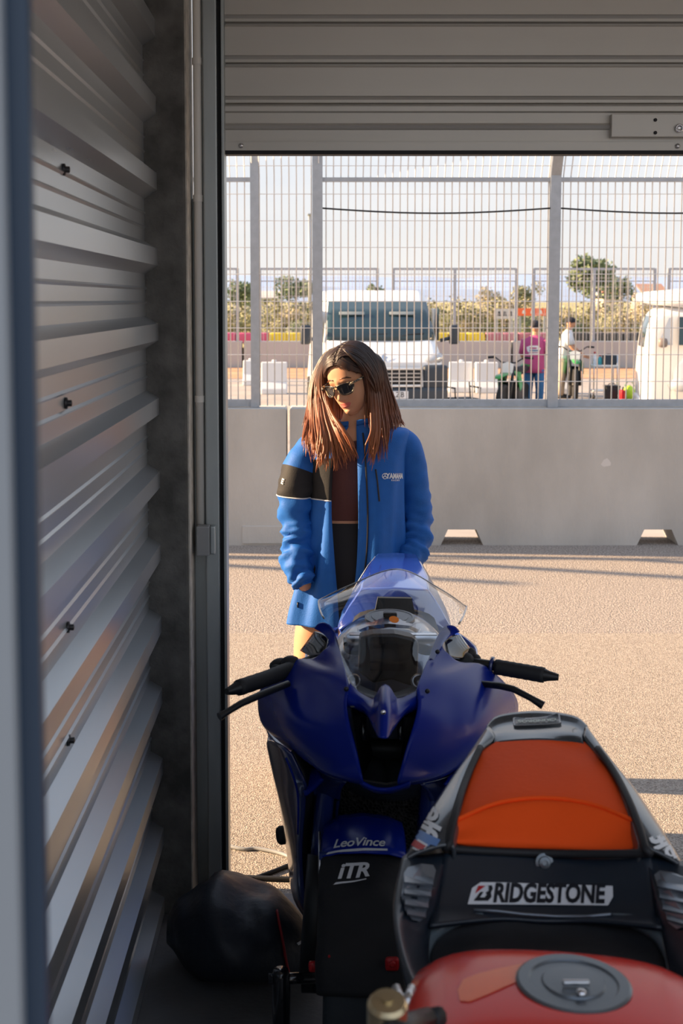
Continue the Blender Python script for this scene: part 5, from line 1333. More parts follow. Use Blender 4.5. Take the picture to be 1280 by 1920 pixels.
# ---- cargo van facing the camera
vx = P(722, 650, 19.3).x
van = vehicle('cargo_van', 'white cargo van parked facing the fence behind the woman', (vx, 19.3, ZP), math.radians(3.2),
    [(0, .82, .32, .66, 1), (.05, .93, .27, 1.14, .98), (.22, .98, .25, 1.30, .95), (.50, 1.0, .25, 1.41, .94), (.64, 1.01, .25, 1.48, .92), (1.30, 1.01, .25, 2.10, .86), (1.52, 1.01, .25, 2.25, .86), (1.9, 1.01, .25, 2.29, .87), (5.1, 1.01, .25, 2.29, .87), (5.2, .95, .35, 2.2, .87)], M['vanwhite'])
def vpart(nm, V, F, mt, par, **k): return mk(nm, V, F, mt, par, world=False, **k)
rows = []
for j, (y, z, w) in enumerate(((.66, 1.47, .88), (.85, 1.67, .87), (1.06, 1.88, .85), (1.27, 2.09, .82))):
    rows.append([Vector((w*u, y-.085+.06*abs(u)**3, z+.012)) for u in (-1, -.9, -.6, -.2, .2, .6, .9, 1)])
mb = MB(); mb.grid(rows); wsv = mb.build('windshield', M['vanglass'], van, world=False); mod(wsv, 'SOLIDIFY', thickness=.02)
for sx in (-.42, .42):
    MB().box((sx, .80, 1.78), (.34, .02, .20), .06, Matrix.Rotation(math.radians(-40), 3, 'X')).build('seat_back', M['trim'], wsv, world=False) if False else None
for sx in (-.45, .38):
    MB().box((sx, .96, 1.905), (.42, .015, .07), .01, Matrix.Rotation(math.radians(-45), 3, 'X')).build('sun_visor', pm('sun_visor_grey', (.25, .28, .28), .6), wsv, world=False)
MB().tube([(-.5, .60, 1.475), (-.1, .66, 1.56), (.1, .665, 1.57)], .012, 6).build('wiper', M['dark'], wsv, world=False)
MB().tube([(.1, .60, 1.475), (.45, .66, 1.56), (.7, .675, 1.58)], .012, 6).build('wiper', M['dark'], wsv, world=False)
MB().box2((-1.0, -.05, .30), (1.0, .30, .76), .08).build('bumper', M['trim'], van, world=False)
MB().box2((-1.0, -.02, .70), (-.60, .28, 1.10), .06).build('corner_trim', M['trim'], van, world=False)
MB().box2((.60, -.02, .70), (1.0, .28, 1.10), .06).build('corner_trim', M['trim'], van, world=False)
gr = MB().box2((-.58, -.03, .77), (.58, .12, 1.05), .03).build('grille', M['dark'], van, world=False)
for z in (.775, 1.045):
    MB().tube([(-.58, -.035, z), (.58, -.035, z)], .02, 8).build('grille_surround', M['vanwhite'], gr, world=False)
for z in (.85, .91, .97):
    MB().box2((-.55, -.045, z-.008), (.55, -.02, z+.008)).build('grille_bar', M['silver'], gr, world=False, smooth=False)
for sx in (-1, 1):
    MB().sph((sx*.76, .13, 1.17), (.20, .09, .10), 14, 8, Matrix.Rotation(sx*math.radians(-22), 3, 'Y')).build('headlamp', M['headlamp'], van, world=False)
    m_ = MB().box((sx*1.22, .78, 1.56), (.17, .10, .32), .04).build('door_mirror', M['trim'], van, world=False)
    MB().tube([(sx*1.0, .85, 1.46), (sx*1.16, .80, 1.5)], .03, 8).build('mirror_arm', M['trim'], m_, world=False)
    MB().box2((sx*1.0-.012, 1.05, 1.45), (sx*1.0+.012, 1.9, 1.98), .01).build('side_window', M['vanglass'], van, world=False)
    for y in (.95, 4.2): wheel(van, sx*.92, y)
pl = MB().box2((.06-.30, -.075, .575), (.06+.30, -.05, .695), .005).build('number_plate', M['white'], van, world=False, smooth=False)
V_, F_ = text_flat('LZB', .12, 0, .001, 1.05, .9); mk('plate_lettering', [Vector((v.x+.20, -.078, v.y+.635)) for v in V_], F_, M['logoblack'], pl, smooth=False, world=False)
emb = [(-.06,-.10),(-.03,-.02),(-.06,.03),(-.02,.09),(.05,.10),(.02,.05),(.07,.02),(.03,-.01),(.05,-.08),(.0,-.04)]
mk('bonnet_emblem', [Vector((x*.9, .09+.6*z, 1.20+z*.8)) for x, z in emb], [tuple(range(len(emb)))], M['silver'], van, smooth=False, world=False)
MB().sph((.05, 1.9, 2.31), (.03, .03, .03), 8, 6).build('roof_marker', M['dark'], van, world=False)
# ---- white van on the right
rvx = P(1198, 700, 20.2)
rv = vehicle('camper_van', 'white camper van with overhanging raised roof at the right edge', (rvx.x, 20.2, ZP), math.radians(-100),
    [(0, .80, .34, 1.10, 1), (.03, .88, .28, 1.45, .95), (.06, .91, .26, 1.66, .92), (.11, .93, .25, 1.83, .90), (.20, .93, .25, 1.95, .88), (.34, .93, .25, 2.02, .87), (4.4, .93, .25, 2.0, .87), (4.5, .88, .3, 1.95, .87)], M['vanwhite'])
MB().loft([ringrr(y, w, zb, zt, .9) for y, w, zb, zt in ((-.06, .55, 2.10, 2.20), (.10, .84, 2.06, 2.26), (.6, .92, 2.0, 2.30), (4.3, .92, 2.0, 2.32), (4.4, .85, 2.02, 2.25))]).build('raised_roof', M['vanwhite'], rv, world=False)
mb = MB(); mb.grid([[Vector((w*u, y-.03+.08*abs(u)**3, z+.01)) for u in (-1, -.6, 0, .6, 1)] for y, z, w in ((.02, 1.36, .76), (.05, 1.62, .74), (.12, 1.86, .70))])
o = mb.build('windshield', M['vanglass'], rv, world=False); mod(o, 'SOLIDIFY', thickness=.02)
MB().prism([(.925, .20, 1.42), (.925, .42, 1.42), (.86, .42, 1.86), (.865, .36, 1.84)], (.025, 0, 0)).build('quarter_window', M['headlamp'], rv, world=False, smooth=False)
MB().prism([(.925, .50, 1.42), (.925, 1.30, 1.42), (.86, 1.30, 1.86), (.86, .50, 1.86)], (.025, 0, 0)).build('side_window', M['vanglass'], rv, world=False, smooth=False)
m_ = MB().box((1.05, .26, 1.46), (.20, .14, .15), .05).build('door_mirror', pm('mirror_brown', (.20, .17, .16), .4), rv, world=False)
MB().box2((-.88, -.03, .28), (.88, .2, .55), .06).build('bumper', M['vanwhite'], rv, world=False)
for sx in (-1, 1):
    for y in (.70, 3.6): wheel(rv, sx*.84, y, .32)
    MB().sph((sx*.68, .10, .86), (.15, .09, .12), 12, 8).build('headlamp', M['headlamp'], rv, world=False)
# ---- silver car, only its nose in the frame
scx = P(1398, 700, 14.2)
sc_ = vehicle('parked_car', 'silver car nose cut off by the right edge in front of the camper van', (scx.x, 14.2, ZP), math.radians(-23),
    [(0, .72, .35, .95, 1), (.06, .86, .30, 1.20, .97), (.35, .92, .28, 1.36, .95), (1.1, .94, .28, 1.44, .93), (1.7, .92, .28, 1.80, .80), (2.2, .92, .28, 1.84, .78), (3.8, .92, .28, 1.82, .78), (4.3, .90, .28, 1.2, .9), (4.4, .84, .35, 1.0, .9)], M['silverpaint'])
for sx in (-1, 1):
    MB().sph((sx*.72, .12, 1.10), (.17, .12, .10), 12, 8).build('headlamp', M['headlamp'], sc_, world=False)
    o = MB().lathe([(.085, 0), (.085, .03), (.06, .04), (.05, .025), (.001, .02)], (sx*.68, .02, .62), (0, -1, 0), 18).build('fog_lamp', M['headlamp'], sc_, world=False)
    for y in (.8, 3.3): wheel(sc_, sx*.76, y, .30, .2)
MB().box2((-.45, -.02, .30), (.45, .1, .42), .03).build('air_intake', M['dark'], sc_, world=False)
mb = MB(); mb.grid([[Vector((w*u, y, z)) for u in (-1, -.5, 0, .5, 1)] for y, z, w in ((1.1, 1.49, .78), (1.4, 1.67, .74), (1.66, 1.82, .68))]); mb.build('windshield', M['vanglass'], sc_, world=False)

# ---- people
def figure(label, loc, rz, shirt, trousers, cap, armL, armR, lean=0.0, H=1.75):
    t = thing('person', label, 'person', loc, rz)
    k = H/1.75
    def L(x, y, z): return Vector((x*k, (y - lean*max(0, z-.95))*k, z*k))
    m_ = MB()
    m_.sph(L(0, -.02, 1.63), (.078*k, .098*k, .118*k), 14, 10)
    m_.sph(L(0, -.112, 1.615), (.014*k, .02*k, .022*k), 8, 6)
    for sx in (-1, 1): m_.sph(L(sx*.078, 0, 1.625), (.012*k, .02*k, .03*k), 8, 6)
    m_.loft([[L(hw*math.cos(2*math.pi*i/16), hd*math.sin(2*math.pi*i/16)+dy, z) for i in range(16)] for z, hw, hd, dy in ((.84, .15, .10, 0), (.95, .165, .11, 0), (1.10, .15, .10, 0), (1.30, .175, .11, 0), (1.42, .17, .09, 0), (1.47, .09, .06, 0), (1.50, .058, .055, -.005), (1.58, .055, .055, -.01))])
    for sx in (-1, 1):
        m_.tube([L(sx*.085, 0, .90), L(sx*.10, -.01, .50), L(sx*.10, .02, .28), L(sx*.105, .03, .08)], [.088*k, .06*k, .055*k, .04*k], 12)
    for arm in (armL, armR):
        m_.tube(spline([L(*p) for p in arm], 3), spline([.05*k, .042*k, .036*k, .027*k][:len(arm)], 3), 10)
        w = L(*arm[-1]); d_ = (L(*arm[-1])-L(*arm[-2])).normalized(); sd = d_.orthogonal().normalized()
        m_.tube([w, w+d_*.05, w+d_*.09], [(.025*k, .017*k), (.036*k, .015*k), (.03*k, .012*k)], 8, up=sd)
        for q in range(4): b_ = w + d_*.085 + sd*((q-1.5)*.016); m_.tube([b_, b_+d_*.035, b_+d_*.06+Vector((0, -.012, 0))], [.008, .0075, .006], 6)
        b_ = w + d_*.03 + sd*.03; m_.tube([b_, b_+d_*.03+sd*.015, b_+d_*.05+sd*.015], [.01, .009, .006], 6)
    m_.build('body', M['skin'], t, world=False)
    m_ = MB(); m_.loft([[L(hw*math.cos(2*math.pi*i/20), hd*math.sin(2*math.pi*i/20), z) for i in range(20)] for z, hw, hd in ((.80, .19, .135), (.90, .188, .135), (1.10, .18, .125), (1.30, .20, .13), (1.41, .195, .11), (1.46, .11, .075), (1.485, .07, .065))])
    for arm in (armL, armR):
        a, b_ = L(*arm[0]), L(*arm[1]); m_.tube([a, a.lerp(b_, .5), b_], [.07*k, .066*k, .064*k], 12)
    sh_ = m_.build('shirt', shirt, t, world=False)
    m_ = MB(); m_.loft([[L(hw*math.cos(2*math.pi*i/20), hd*math.sin(2*math.pi*i/20), z) for i in range(20)] for z, hw, hd in ((.80, .165, .12), (.88, .178, .125), (.98, .165, .115))])
    for sx in (-1, 1): m_.tube([L(sx*.09, 0, .86), L(sx*.105, -.01, .50), L(sx*.105, .02, .28), L(sx*.11, .03, .07)], [.102*k, .076*k, .07*k, .066*k], 14)
    m_.build('trousers', trousers, t, world=False)
    m_ = MB(); m_.sph(L(0, -.005, 1.675), (.092*k, .108*k, .085*k), 14, 8); m_.tube([L(0, -.08, 1.68), L(0, -.15, 1.668), L(0, -.18, 1.655)], [(.008, .075), (.008, .07), (.006, .04)], 10, up=(0, 0, 1))
    m_.build('cap', cap, t, world=False)
    for sx in (-1, 1):
        MB().loft([[L(sx*.105+x*sc, y, z) for x, z in ((-.045, 0), (.045, 0), (.045, .03), (.03, h), (-.03, h), (-.045, .03))] for y, sc, h in ((.09, .7, .09), (.03, 1, .10), (-.05, 1, .08), (-.15, .95, .055), (-.19, .6, .045))]).build('shoe', M['dark'], t, world=False)
    return t, sh_, L
pA, shA, LA = figure('person in magenta t-shirt, jeans and dark cap seen from behind by the dirt bike', (P(1001, 700, 22.4).x, 22.4, ZP), math.radians(155), M['pinkshirt'], M['jeans'], M['capdark'],
    [(-.19, 0, 1.40), (-.25, -.03, 1.14), (-.24, -.16, .98), (-.22, -.24, .92)], [(.19, 0, 1.40), (.25, -.05, 1.14), (.20, -.22, 1.00), (.10, -.32, .98)], .05)
bvA = bvh_of(shA)
for nm, pl_, mt in (('shirt_print', [(-.13, .07), (-.05, .10), (.08, .10), (.13, .05), (.10, -.02), (-.10, -.02), (-.12, .02)], M['whiteshirt']), ('shirt_print', [(-.09, -.035), (.10, -.035), (.09, -.055), (-.08, -.055)], M['whiteshirt']), ('shirt_print', [(-.07, .0), (.09, .0), (.09, .02), (-.07, .02)], M['jeans']), ('shirt_print', [(-.06, .04), (.06, .04), (.07, .065), (-.07, .065)], M['pinkshirt'])):
    Om = MW[pA.name] @ Vector((-.01, .2, 1.20)); Am = MW[pA.name].to_3x3() @ Vector((-1, 0, 0))
    decal(nm, polyf(pl_), Om, Am, Vector((0, 0, 1)), mt, shA, bvA, .012 if mt is M['whiteshirt'] else .02, .6, subdiv=.03)
pB, shB, LB = figure('person in white t-shirt and dark cap bending over a green dirt bike', (P(1054, 700, 26.6).x, 26.6, ZP), math.radians(75), M['whiteshirt'], M['beige'], M['capdark'],
    [(-.19, -.02, 1.40), (-.22, -.12, 1.16), (-.21, -.30, 1.02), (-.20, -.42, .96)], [(.19, -.02, 1.40), (.22, -.14, 1.16), (.19, -.32, 1.0), (.18, -.44, .94)], .22)

# ---- dirt bikes
def dirt_bike(label, loc, rz, shroud):
    t = thing('dirt_bike', label, 'dirt bike', loc, rz, 'dirt bikes in the paddock')
    for y, r, nm in ((-.68, .34, 'front_wheel'), (.68, .32, 'rear_wheel')):
        o = MB().lathe([(r*.82, -.045), (r*.95, -.05), (r, -.02), (r, .02), (r*.95, .05), (r*.82, .045)], (0, y, r), (1, 0, 0), 28).build(nm, M['tyre'], t, world=False)
        for k in range(8):
            a = math.pi*k/4; MB().tube([(0, y, r), (0, y+r*.84*math.cos(a), r+r*.84*math.sin(a))], .006, 4).build('spoke', M['silver'], o, world=False)
        MB().lathe([(.05, -.06), (.05, .06)], (0, y, r), (1, 0, 0), 12).build('hub', M['black'], o, world=False)
    for sx in (-1, 1):
        MB().tube([(sx*.10, -.68, .33), (sx*.10, -.40, .98)], [.03, .026], 10).build('fork_leg', M['black'], t, world=False)
        MB().prism([(sx*.06, -.36, .92), (sx*.17, -.42, .80), (sx*.19, -.30, .55), (sx*.15, -.02, .62), (sx*.10, .05, .88)], (sx*.012, 0, 0)).build('shroud', shroud, t, world=False, smooth=False)
        MB().tube([(sx*.08, .0, .42), (sx*.08, .68, .32)], .03, 8).build('swingarm', M['black'], t, world=False)
    MB().loft([[Vector((x*w, y, z)) for x, z in ((-1, zl), (1, zl), (1, zh), (0, zh+.02), (-1, zh))] for y, w, zl, zh in ((-.45, .06, .82, .90), (-.1, .11, .80, .93), (.2, .12, .82, .92), (.75, .08, .86, .93))]).build('seat', M['fabric'], t, world=False)
    MB().loft([[Vector((x*w, y, z)) for x in (-1, 1)] + [Vector((x*w, y, z+.012)) for x in (1, -1)] for y, w, z in ((-1.10, .05, .80), (-.85, .085, .84), (-.45, .07, .86))]).build('front_mudguard', shroud, t, world=False)
    MB().loft([[Vector((x*w, y, z)) for x in (-1, 1)] + [Vector((x*w, y, z+.012)) for x in (1, -1)] for y, w, z in ((.55, .09, .88), (.85, .08, .95), (1.1, .05, .98))]).build('rear_mudguard', shroud, t, world=False)
    MB().box((0, .0, .50), (.26, .44, .40), .06).build('engine_block', M['black'], t, world=False)
    hb_ = MB().tube([(-.40, -.26, 1.12), (-.26, -.30, 1.13), (-.12, -.36, 1.04), (.12, -.36, 1.04), (.26, -.30, 1.13), (.40, -.26, 1.12)], .013, 8).build('handlebar', M['black'], t, world=False)
    for sx in (-1, 1): MB().tube([(sx*.28, -.295, 1.13), (sx*.41, -.257, 1.12)], .022, 8).build('grip', M['grip'], hb_, world=False)
    MB().prism([(-.10, -.47, .82), (.10, -.47, .82), (.11, -.43, 1.02), (.0, -.42, 1.06), (-.11, -.43, 1.02)], (0, -.015, 0)).build('number_board', M['barrierwhite'] if shroud is M['green'] else M['lime'], t, world=False, smooth=False)
    return t
dirt_bike('green and black dirt bike beside the person in the magenta shirt', (P(963, 700, 21.3).x+.05, 21.6, ZP), math.radians(-24), M['green'])
dirt_bike('green and lime dirt bike held by the person in white', (P(1078, 700, 26.3).x, 26.5, ZP), math.radians(-8), M['green'])

# ---- camp chair, trolley and boxes
cc = G(868, 758, ZP); CY = 20.6; cx0 = P(868, 700, CY).x
ch = thing('camp_chair', 'small black folding camp chair on the paddock beside the white van', 'chair', (cx0, CY, ZP), .3)
sz_ = .47
MB().box((0, 0, sz_), (.42, .40, .025), .01).build('seat', M['fabric2'], ch, world=False)
for sx in (-1, 1):
    for sy in (-1, 1): MB().tube([(sx*.20, sy*.19, 0), (-sx*.0+sx*.02, sy*.19, sz_/2), (-sx*.20, sy*.19, sz_)], .012, 6).build('leg', M['black'], ch, world=False)
    MB().tube([(sx*.22, .19, sz_), (sx*.22, .24, .74)], .012, 6).build('back_post', M['black'], ch, world=False)
    MB().tube([(sx*.23, .2, .66), (sx*.23, -.2, .66)], .014, 6).build('armrest', M['black'], ch, world=False)
    MB().tube([(sx*.22, -.19, sz_), (sx*.23, -.19, .66)], .012, 6).build('arm_post', M['black'], ch, world=False)
def crate(name, label, cat, px, d, z, size, mt, parts=()):
    c_ = Vector((P(px, 700, d).x, d, z)); t = thing(name, label, cat, c_)
    MB().box((0, 0, size[2]/2), size, min(size)*.08).build('shell', mt, t, world=False)
    MB().box((0, 0, size[2]*.97), (size[0]*1.03, size[1]*1.03, size[2]*.10), .008).build('lid', parts[0] if parts else mt, t, world=False)
    MB().tube([(-size[0]*.25, 0, size[2]*1.0), (-size[0]*.2, 0, size[2]*1.12), (size[0]*.2, 0, size[2]*1.12), (size[0]*.25, 0, size[2]*1.0)], .010, 6).build('handle', M['dark'], t, world=False)
    return t
tr = thing('tool_trolley', 'pale metal paddock trolley loaded with bottles and a toolbox', 'trolley', (P(1133, 700, 26.4).x, 26.4, ZP))
for z in (.18, .72): MB().box((-.02, 0, z), (.54, .40, .03), .008).build('shelf', M['barrierwhite'], tr, world=False)
for sx in (-1, 1):
    for sy in (-1, 1): MB().tube([(-.02+sx*.25, sy*.18, .05), (-.02+sx*.25, sy*.18, .95)], .015, 6).build('post', M['silver'], tr, world=False)
for sx in (-1, 1):
    for sy in (-1, 1): MB().lathe([(.05, -.02), (.05, .02)], (-.02+sx*.25, sy*.18, .05), (1, 0, 0), 12).build('castor', M['dark'], tr, world=False)
crate('toolbox', 'dark toolbox on the paddock trolley', 'toolbox', 1142, 26.4, ZP+.736, (.30, .22, .20), M['trim'])
crate('cool_box', 'black storage box standing on the ground in front of the trolley', 'box', 1147, 25.6, ZP, (.30, .26, .34), M['black'])
for px, hgt, mt, lab in ((1114, .26, M['barrierwhite'], 'white bottle on the trolley, leftmost'), (1124, .20, pm('teal_bottle', (.05, .35, .40), .3), 'teal bottle on the trolley beside the white one')):
    b_ = thing('bottle', lab, 'bottle', (P(px, 700, 26.4).x, 26.4, ZP+.736))
    MB().lathe([(.045, 0), (.048, .01), (.048, hgt*.65), (.02, hgt*.82), (.018, hgt)], (0, 0, 0), (0, 0, 1), 14).build('flask', mt, b_, world=False)
    MB().lathe([(.021, hgt*.92), (.021, hgt*1.08)], (0, 0, 0), (0, 0, 1), 12).build('cap', M['red'], b_, world=False)
fc = thing('fuel_can', 'small red fuel can standing beside the black storage box', 'fuel can', (P(1167, 700, 25.2).x, 25.2, ZP))
MB().box((0, 0, .14), (.10, .16, .28), .03).build('tank', M['red'], fc, world=False); MB().tube([(0, -.03, .27), (0, -.06, .34)], .018, 8).build('spout', M['dark'], fc, world=False)
hv = thing('kit_bag', 'lime green and yellow kit bag on the ground beside the camper van', 'bag', (P(1180, 700, 26.0).x, 26.0, ZP))
mb = MB(); mb.sph((0, 0, .16), (.135, .13, .16), 16, 10); mb.v = [v + v.normalized()*.03*noise.noise(v*12) for v in mb.v]; mb.v = [Vector((v.x, v.y, max(0, v.z))) for v in mb.v]; mb.build('cloth', M['lime'], hv, world=False)
MB().tube([(-.10, -.02, .30), (-.05, -.02, .40), (.05, -.02, .40), (.10, -.02, .30)], .012, 6).build('strap', M['green'], hv, world=False)

# ---- white plastic barriers
def wbarrier(px0, px1, pyb, h, lab):
    a = G(px0, pyb, ZP); b_ = G(px1, pyb, ZP); t = thing('road_barrier', lab, 'barrier', ((a.x+b_.x)/2, a.y, ZP), 0, 'white plastic barriers in the paddock')
    w = b_.x-a.x; prof = [(-.25, 0), (.25, 0), (.25, .12), (.12, .28), (.09, h), (-.09, h), (-.12, .28), (-.25, .12)]
    o = MB().loft([[Vector((x, y, z)) for y, z in prof] for x in (-w/2, w/2)]).build('shell', M['barrierwhite'], t, world=False, smooth=False); mod(o, 'BEVEL', width=.02, segments=2)
    MB().lathe([(.05, 0), (.05, .04), (.04, .05)], (0, 0, h), (0, 0, 1), 10).build('filler_cap', M['barrierwhite'], t, world=False)
wbarrier(456, 484, 722, .62, 'narrow white plastic barrier left of the grey fence post'); wbarrier(490, 538, 738, .72, 'wide white plastic barrier just right of the leftmost fence post')
wbarrier(842, 886, 735, .70, 'white plastic barrier beside the van mirror, nearer the van'); wbarrier(890, 932, 736, .70, 'white plastic barrier just left of the front dirt bike'); wbarrier(1048, 1066, 738, .60, 'white plastic barrier behind the person in white')

# ---- far wall, verge, fence, banners
YV = 38.4
struct(MB().box2((-60, 33.2, ZP-.1), (90, YV, ZP+.012)).build('dirt_verge', M['dirt'], smooth=False))
ZW = P(700, 640, YV).z
jx = [P(x, 640, YV).x for x in (-700, 455, 700, 960, 1230, 1500, 2200)]
for i in range(6):
    o = MB().box2((jx[i]+.03, YV, ZP), (jx[i+1]-.03, YV+.4, ZW), .02).build('track_wall', M['farwall'], smooth=False); struct(o)
ff = thing('catch_fence', 'distant galvanised catch fence on top of the far track wall', 'fence', (2.0, YV+.2, ZW))
zt1, zt2 = P(700, 504, YV).z, P(700, 527, YV).z; fy = YV+.2
sections = [(300, 445), (487, 707), (737, 967), (1000, 1226), (1253, 1480)]
for a, b_ in sections:
    xa_, xb_ = P(a, 560, fy).x, P(b_, 560, fy).x
    for x in (xa_, (xa_+xb_)/2, xb_): MB().box2((x-.045, fy-.04, ZW+.002), (x+.045, fy+.04, zt1+.02)).build('post', M['fence'], ff, smooth=False)
    for z, h_ in ((zt1, .035), (zt2, .018)): MB().box2((xa_, fy-.02, z-h_), (xb_, fy+.02, z+h_)).build('rail', M['fence'], ff, smooth=False)
    m_ = MB(); n_ = int((xb_-xa_)/.11)
    for k in range(1, n_):
        x = xa_+(xb_-xa_)*k/n_; m_.add([(x-.006, fy-.03, ZW+.01), (x+.006, fy-.03, ZW+.01), (x+.006, fy-.03, zt1), (x-.006, fy-.03, zt1), (x, fy-.018, ZW+.01), (x, fy-.018, zt1)], [(0, 1, 2, 3), (1, 4, 5, 2), (4, 0, 3, 5)])
    for k in range(1, 8):
        z = lerp(ZW, zt1, k/8); m_.add([(xa_, fy-.034, z-.005), (xb_, fy-.034, z-.005), (xb_, fy-.034, z+.005), (xa_, fy-.034, z+.005)], [(0, 1, 2, 3)])
    m_.build('wire_mesh', M['wire'], ff, smooth=False, fix=False, kind='stuff')
YN = 42.5
struct(MB().box2((-70, YV+.4, ZP), (120, 60, P(0, 640, 44).z-.02)).build('track_verge', pm('dry_grass', (.42, .36, .13), .95, var=.25, vscale=.8), smooth=False))
zb_, zt_ = P(0, 641, YN).z, P(0, 624, YN).z
cols = {'pink': pm('pink_banner', (.62, .10, .22), .6), 'yel': pm('yellow_banner', (.75, .55, .04), .6), 'mauve': pm('mauve_banner', (.42, .16, .22), .6), 'dk': pm('dark_banner', (.06, .06, .07), .6)}
for a, b_, c_, lab in ((380, 504, 'pink', 'pink padded track barrier at the far left'), (505, 700, 'yel', 'yellow padded track barrier left of the van'), (701, 908, 'yel', 'yellow padded track barrier right of the van'), (910, 1030, 'mauve', 'mauve padded track barrier behind the person in magenta'), (1070, 1260, 'dk', 'dark slatted track barrier left of the camper van')):
    xa_, xb_ = P(a, 630, YN).x, P(b_, 630, YN).x; t = thing('padded_barrier', lab, 'barrier', ((xa_+xb_)/2, YN, zb_-.05))
    n_ = max(3, int((xb_-xa_)/.55))
    base = None
    for k in range(n_):
        w = (xb_-xa_)/n_
        if base is None:
            base = MB().box((0, 0, (zt_-zb_+.05)/2), (w*.97, .4, zt_-zb_+.05), .04).build('pad', cols[c_], t, world=False); base.location.x = -(xb_-xa_)/2 + w/2
        else:
            b2_ = base.copy(); COL.objects.link(b2_); b2_.location.x = -(xb_-xa_)/2 + w*(k+.5)
for px0, px1, py0, py1, mt, lab, txt in ((926, 965, 579, 598, pm('grey_sign', (.55, .55, .58), .6), 'grey advertising board beyond the far fence', None), (970, 1026, 578, 592, pm('orange_sign', (.85, .16, .06), .6), 'orange advertising board beyond the far fence', None)):
    a, b_ = P(px0, py1, 45), P(px1, py0, 45); t = thing('sign_board', lab, 'sign', ((a.x+b_.x)/2, 45, zb_-.1))
    MB().box2((a.x, 44.97, a.z), (b_.x, 45.03, b_.z)).build('board', mt, t, smooth=False)
    for x in (a.x+.1, b_.x-.1): MB().box2((x-.04, 45.03, zb_-.1), (x+.04, 45.1, b_.z)).build('post', M['fence'], t, smooth=False)
    m_ = MB()
    for k in range(3):
        x = lerp(a.x, b_.x, .14+.28*k); m_.prism([(x, 44.965, lerp(a.z, b_.z, .3)), (x+.14, 44.965, lerp(a.z, b_.z, .3)), (x+.10, 44.965, lerp(a.z, b_.z, .75)), (x+.03, 44.965, lerp(a.z, b_.z, .75))], (0, -.004, 0))
    m_.build('print', M['vanwhite'] if 'orange' in lab else M['trim'], t, smooth=False)
ground_z = P(0, 640, 44).z - .02
lp = thing('lamp_post', 'thin tall lamp post rising behind the fence left of the van', 'lamp post', (P(580, 500, 60).x, 60.3, ground_z))
xx = P(580, 500, 60).x
MB().tube([(xx, 60.3, ground_z), (xx, 60.3, P(580, 402, 60).z)], [.09, .05], 8).build('pole', M['fence'], lp)
MB().box((xx, 60.1, P(580, 402, 60).z), (.2, .5, .08), .02).build('lamp_head', M['fence'], lp)

# ---- hedge, trees, houses, hills
leafm = [pm('olive_leaves', (.22, .24, .13), .9, var=.25, vscale=.7, col2=(.33, .31, .19)), pm('yellow_leaves', (.31, .28, .17), .9, var=.2, vscale=.7, col2=(.42, .37, .24)), pm('green_leaves', (.12, .17, .09), .9, var=.3, vscale=.8, col2=(.22, .26, .14))]
bark = pm('bark', (.10, .075, .055), .9)
def foliage(rad, n, leaf, seed, squash=1.0):
    rg = random.Random(seed); V, F = [], []
    blobs = [(Vector((rg.uniform(-.6, .6)*rad[0], rg.uniform(-.6, .6)*rad[1], rg.uniform(.25, .85)*rad[2])), rg.uniform(.35, .6)) for _ in range(9)]
    for _ in range(n):
        c_, s_ = blobs[rg.randrange(9)]; d_ = Vector((rg.gauss(0, 1), rg.gauss(0, 1), rg.gauss(0, 1))).normalized()*(rg.random()**.35)
        p = c_ + Vector((d_.x*rad[0]*s_, d_.y*rad[1]*s_, d_.z*rad[2]*s_*.7)); p.z = max(.05, p.z)
        a = Vector((rg.gauss(0, 1), rg.gauss(0, 1), rg.gauss(0, 1))).normalized(); b_ = a.orthogonal().normalized(); w = leaf*rg.uniform(.6, 1.3); k = len(V)
        V += [p-a*w, p+b_*w*.6, p+a*w, p-b_*w*.6]; F.append((k, k+1, k+2, k+3))
    return V, F
protos = []
for i in range(6):
    mb = MB(); V, F = foliage((1.7, 1.3, 2.0), 900, .11, 40+i); mb.add(V, F)
    me_o = mk('foliage', mb.v, mb.f, leafm[i % 3 if i < 3 else (0 if i % 2 else 1)], None, smooth=False); protos.append(me_o)
stemv = MB().tube([(0, 0, -.1), (.05, 0, .6), (.1, .1, 1.3)], [.09, .06, .03], 6).build('stem', bark)
rgb_ = random.Random(5); first = set()
ground_z = P(0, 640, 44).z - .02
for row, (d, n, sc0) in enumerate(((46.5, 30, .42), (50.0, 29, .55), (54.0, 28, .70))):
    for k in range(n):
        px = lerp(20, 1420, (k+.5)/n) + rgb_.uniform(-12, 12); x = P(px, 600, d).x; i = rgb_.randrange(6); s_ = sc0*rgb_.uniform(.8, 1.15)
        t = thing('bush', 'olive-yellow bush in the dry hedge beyond the far track wall', 'bush', (x, d+rgb_.uniform(-.6, .6), ground_z), rgb_.uniform(0, 6), 'bushes of the far hedge')
        t.scale = (s_, s_, s_)
        for src in (protos[i], stemv):
            if src.name in first: c_ = src.copy(); COL.objects.link(c_)
            else: c_ = src; first.add(src.name)
            c_.parent = t
for src in protos:
    if src.name not in first: bpy.data.objects.remove(src)
def tree(label, px, pyt, d, w, seed, mt, n=1500):
    zt_ = P(px, pyt, d).z; t = thing('tree', label, 'tree', (P(px, 560, d).x, d, ground_z))
    h_ = zt_-ground_z; V, F = foliage((w/2*1.05, w/2*1.05, h_*.62), n, .045*h_, seed)
    mk('crown', [v + Vector((0, 0, h_*.36)) for v in V], F, mt, t, smooth=False, world=False)
    MB().tube([(0, 0, 0), (.02*h_, 0, h_*.3), (.0, 0, h_*.62)], [.035*h_, .028*h_, .015*h_], 8).build('trunk', bark, t, world=False)
tree('tall round green tree above the hedge right of the grey post', 1107, 487, 95, 4.4, 3, leafm[2], 2600)
tree('dark green tree above the hedge left of the van', 553, 521, 95, 3.2, 4, leafm[2])
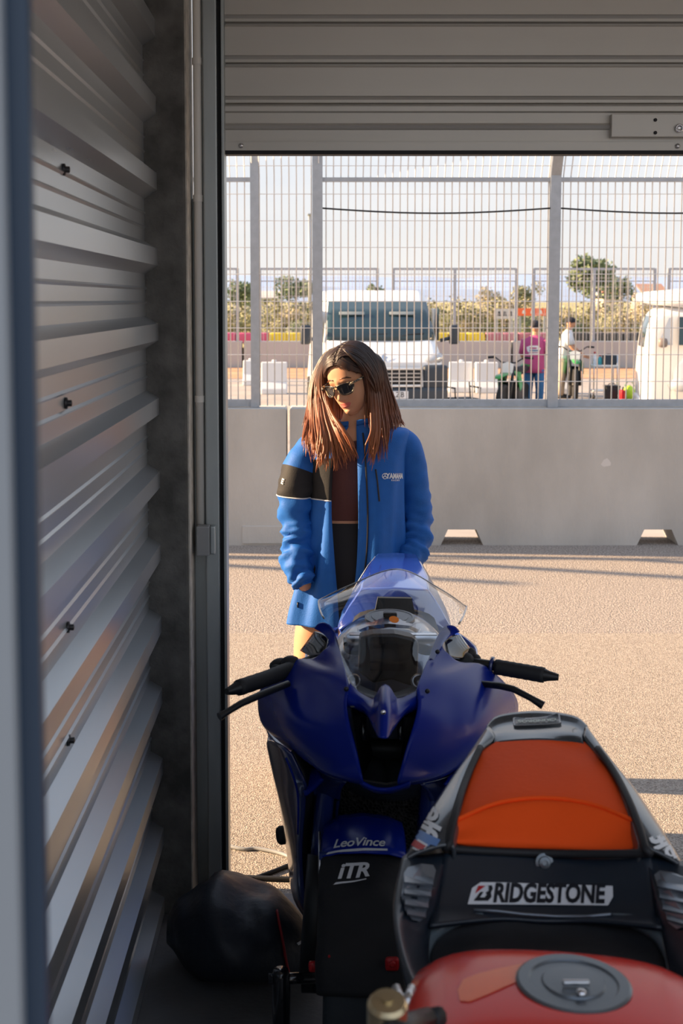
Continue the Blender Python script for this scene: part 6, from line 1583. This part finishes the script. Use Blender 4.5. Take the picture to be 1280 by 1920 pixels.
tree('dark green tree at the far left beyond the fence', 452, 530, 100, 3.0, 5, leafm[2])
tree('small green tree beside the far house', 1165, 517, 110, 2.4, 6, leafm[2], 900)
tree('low olive tree above the hedge near the far fence gap', 985, 530, 95, 2.6, 7, leafm[0], 900)
tree('bushy olive tree above the hedge behind the advertising boards', 925, 540, 90, 2.4, 8, leafm[1], 900)
tree('thin dark tree behind the van roof', 708, 532, 100, 1.8, 9, leafm[2], 700)
def house(label, px0, px1, pyt, d, wallm, roofm):
    a, b_ = P(px0, 560, d), P(px1, pyt, d); w = b_.x-a.x; h_ = b_.z-ground_z
    t = thing('house', label, 'house', ((a.x+b_.x)/2, d, ground_z))
    MB().box2((-w/2, 0, 0), (w/2, 5, h_*.72)).build('wall', wallm, t, world=False, smooth=False)
    MB().prism([(-w/2-.2, -.3, h_*.70), (w/2+.2, -.3, h_*.70), (w/2+.2, 2.5, h_), (-w/2-.2, 2.5, h_)], (0, 0, .15)).build('roof', roofm, t, world=False, smooth=False)
    for k in (-.25, .25): MB().box2((w*k-.35, -.03, h_*.52), (w*k+.35, .05, h_*.66)).build('window', M['vanglass'], t, world=False, smooth=False)
house('pale house with terracotta roof beside the tall tree', 1131, 1168, 532, 118, pm('cream_wall', (.62, .50, .38), .9), pm('terracotta', (.42, .20, .13), .9))
house('low brownish house further right on the horizon', 1205, 1248, 534, 130, pm('brown_wall', (.45, .36, .30), .9), pm('terracotta_dark', (.34, .20, .15), .9))
house('low white shed between the trees at the far left', 436, 520, 548, 125, pm('white_wall', (.6, .58, .55), .9), pm('grey_roof', (.5, .48, .46), .9))
struct(MB().box2((-300, 60, -1), (500, 900, ground_z)).build('plain', pm('dry_plain', (.36, .32, .14), .95, var=.2, vscale=.05), smooth=False))
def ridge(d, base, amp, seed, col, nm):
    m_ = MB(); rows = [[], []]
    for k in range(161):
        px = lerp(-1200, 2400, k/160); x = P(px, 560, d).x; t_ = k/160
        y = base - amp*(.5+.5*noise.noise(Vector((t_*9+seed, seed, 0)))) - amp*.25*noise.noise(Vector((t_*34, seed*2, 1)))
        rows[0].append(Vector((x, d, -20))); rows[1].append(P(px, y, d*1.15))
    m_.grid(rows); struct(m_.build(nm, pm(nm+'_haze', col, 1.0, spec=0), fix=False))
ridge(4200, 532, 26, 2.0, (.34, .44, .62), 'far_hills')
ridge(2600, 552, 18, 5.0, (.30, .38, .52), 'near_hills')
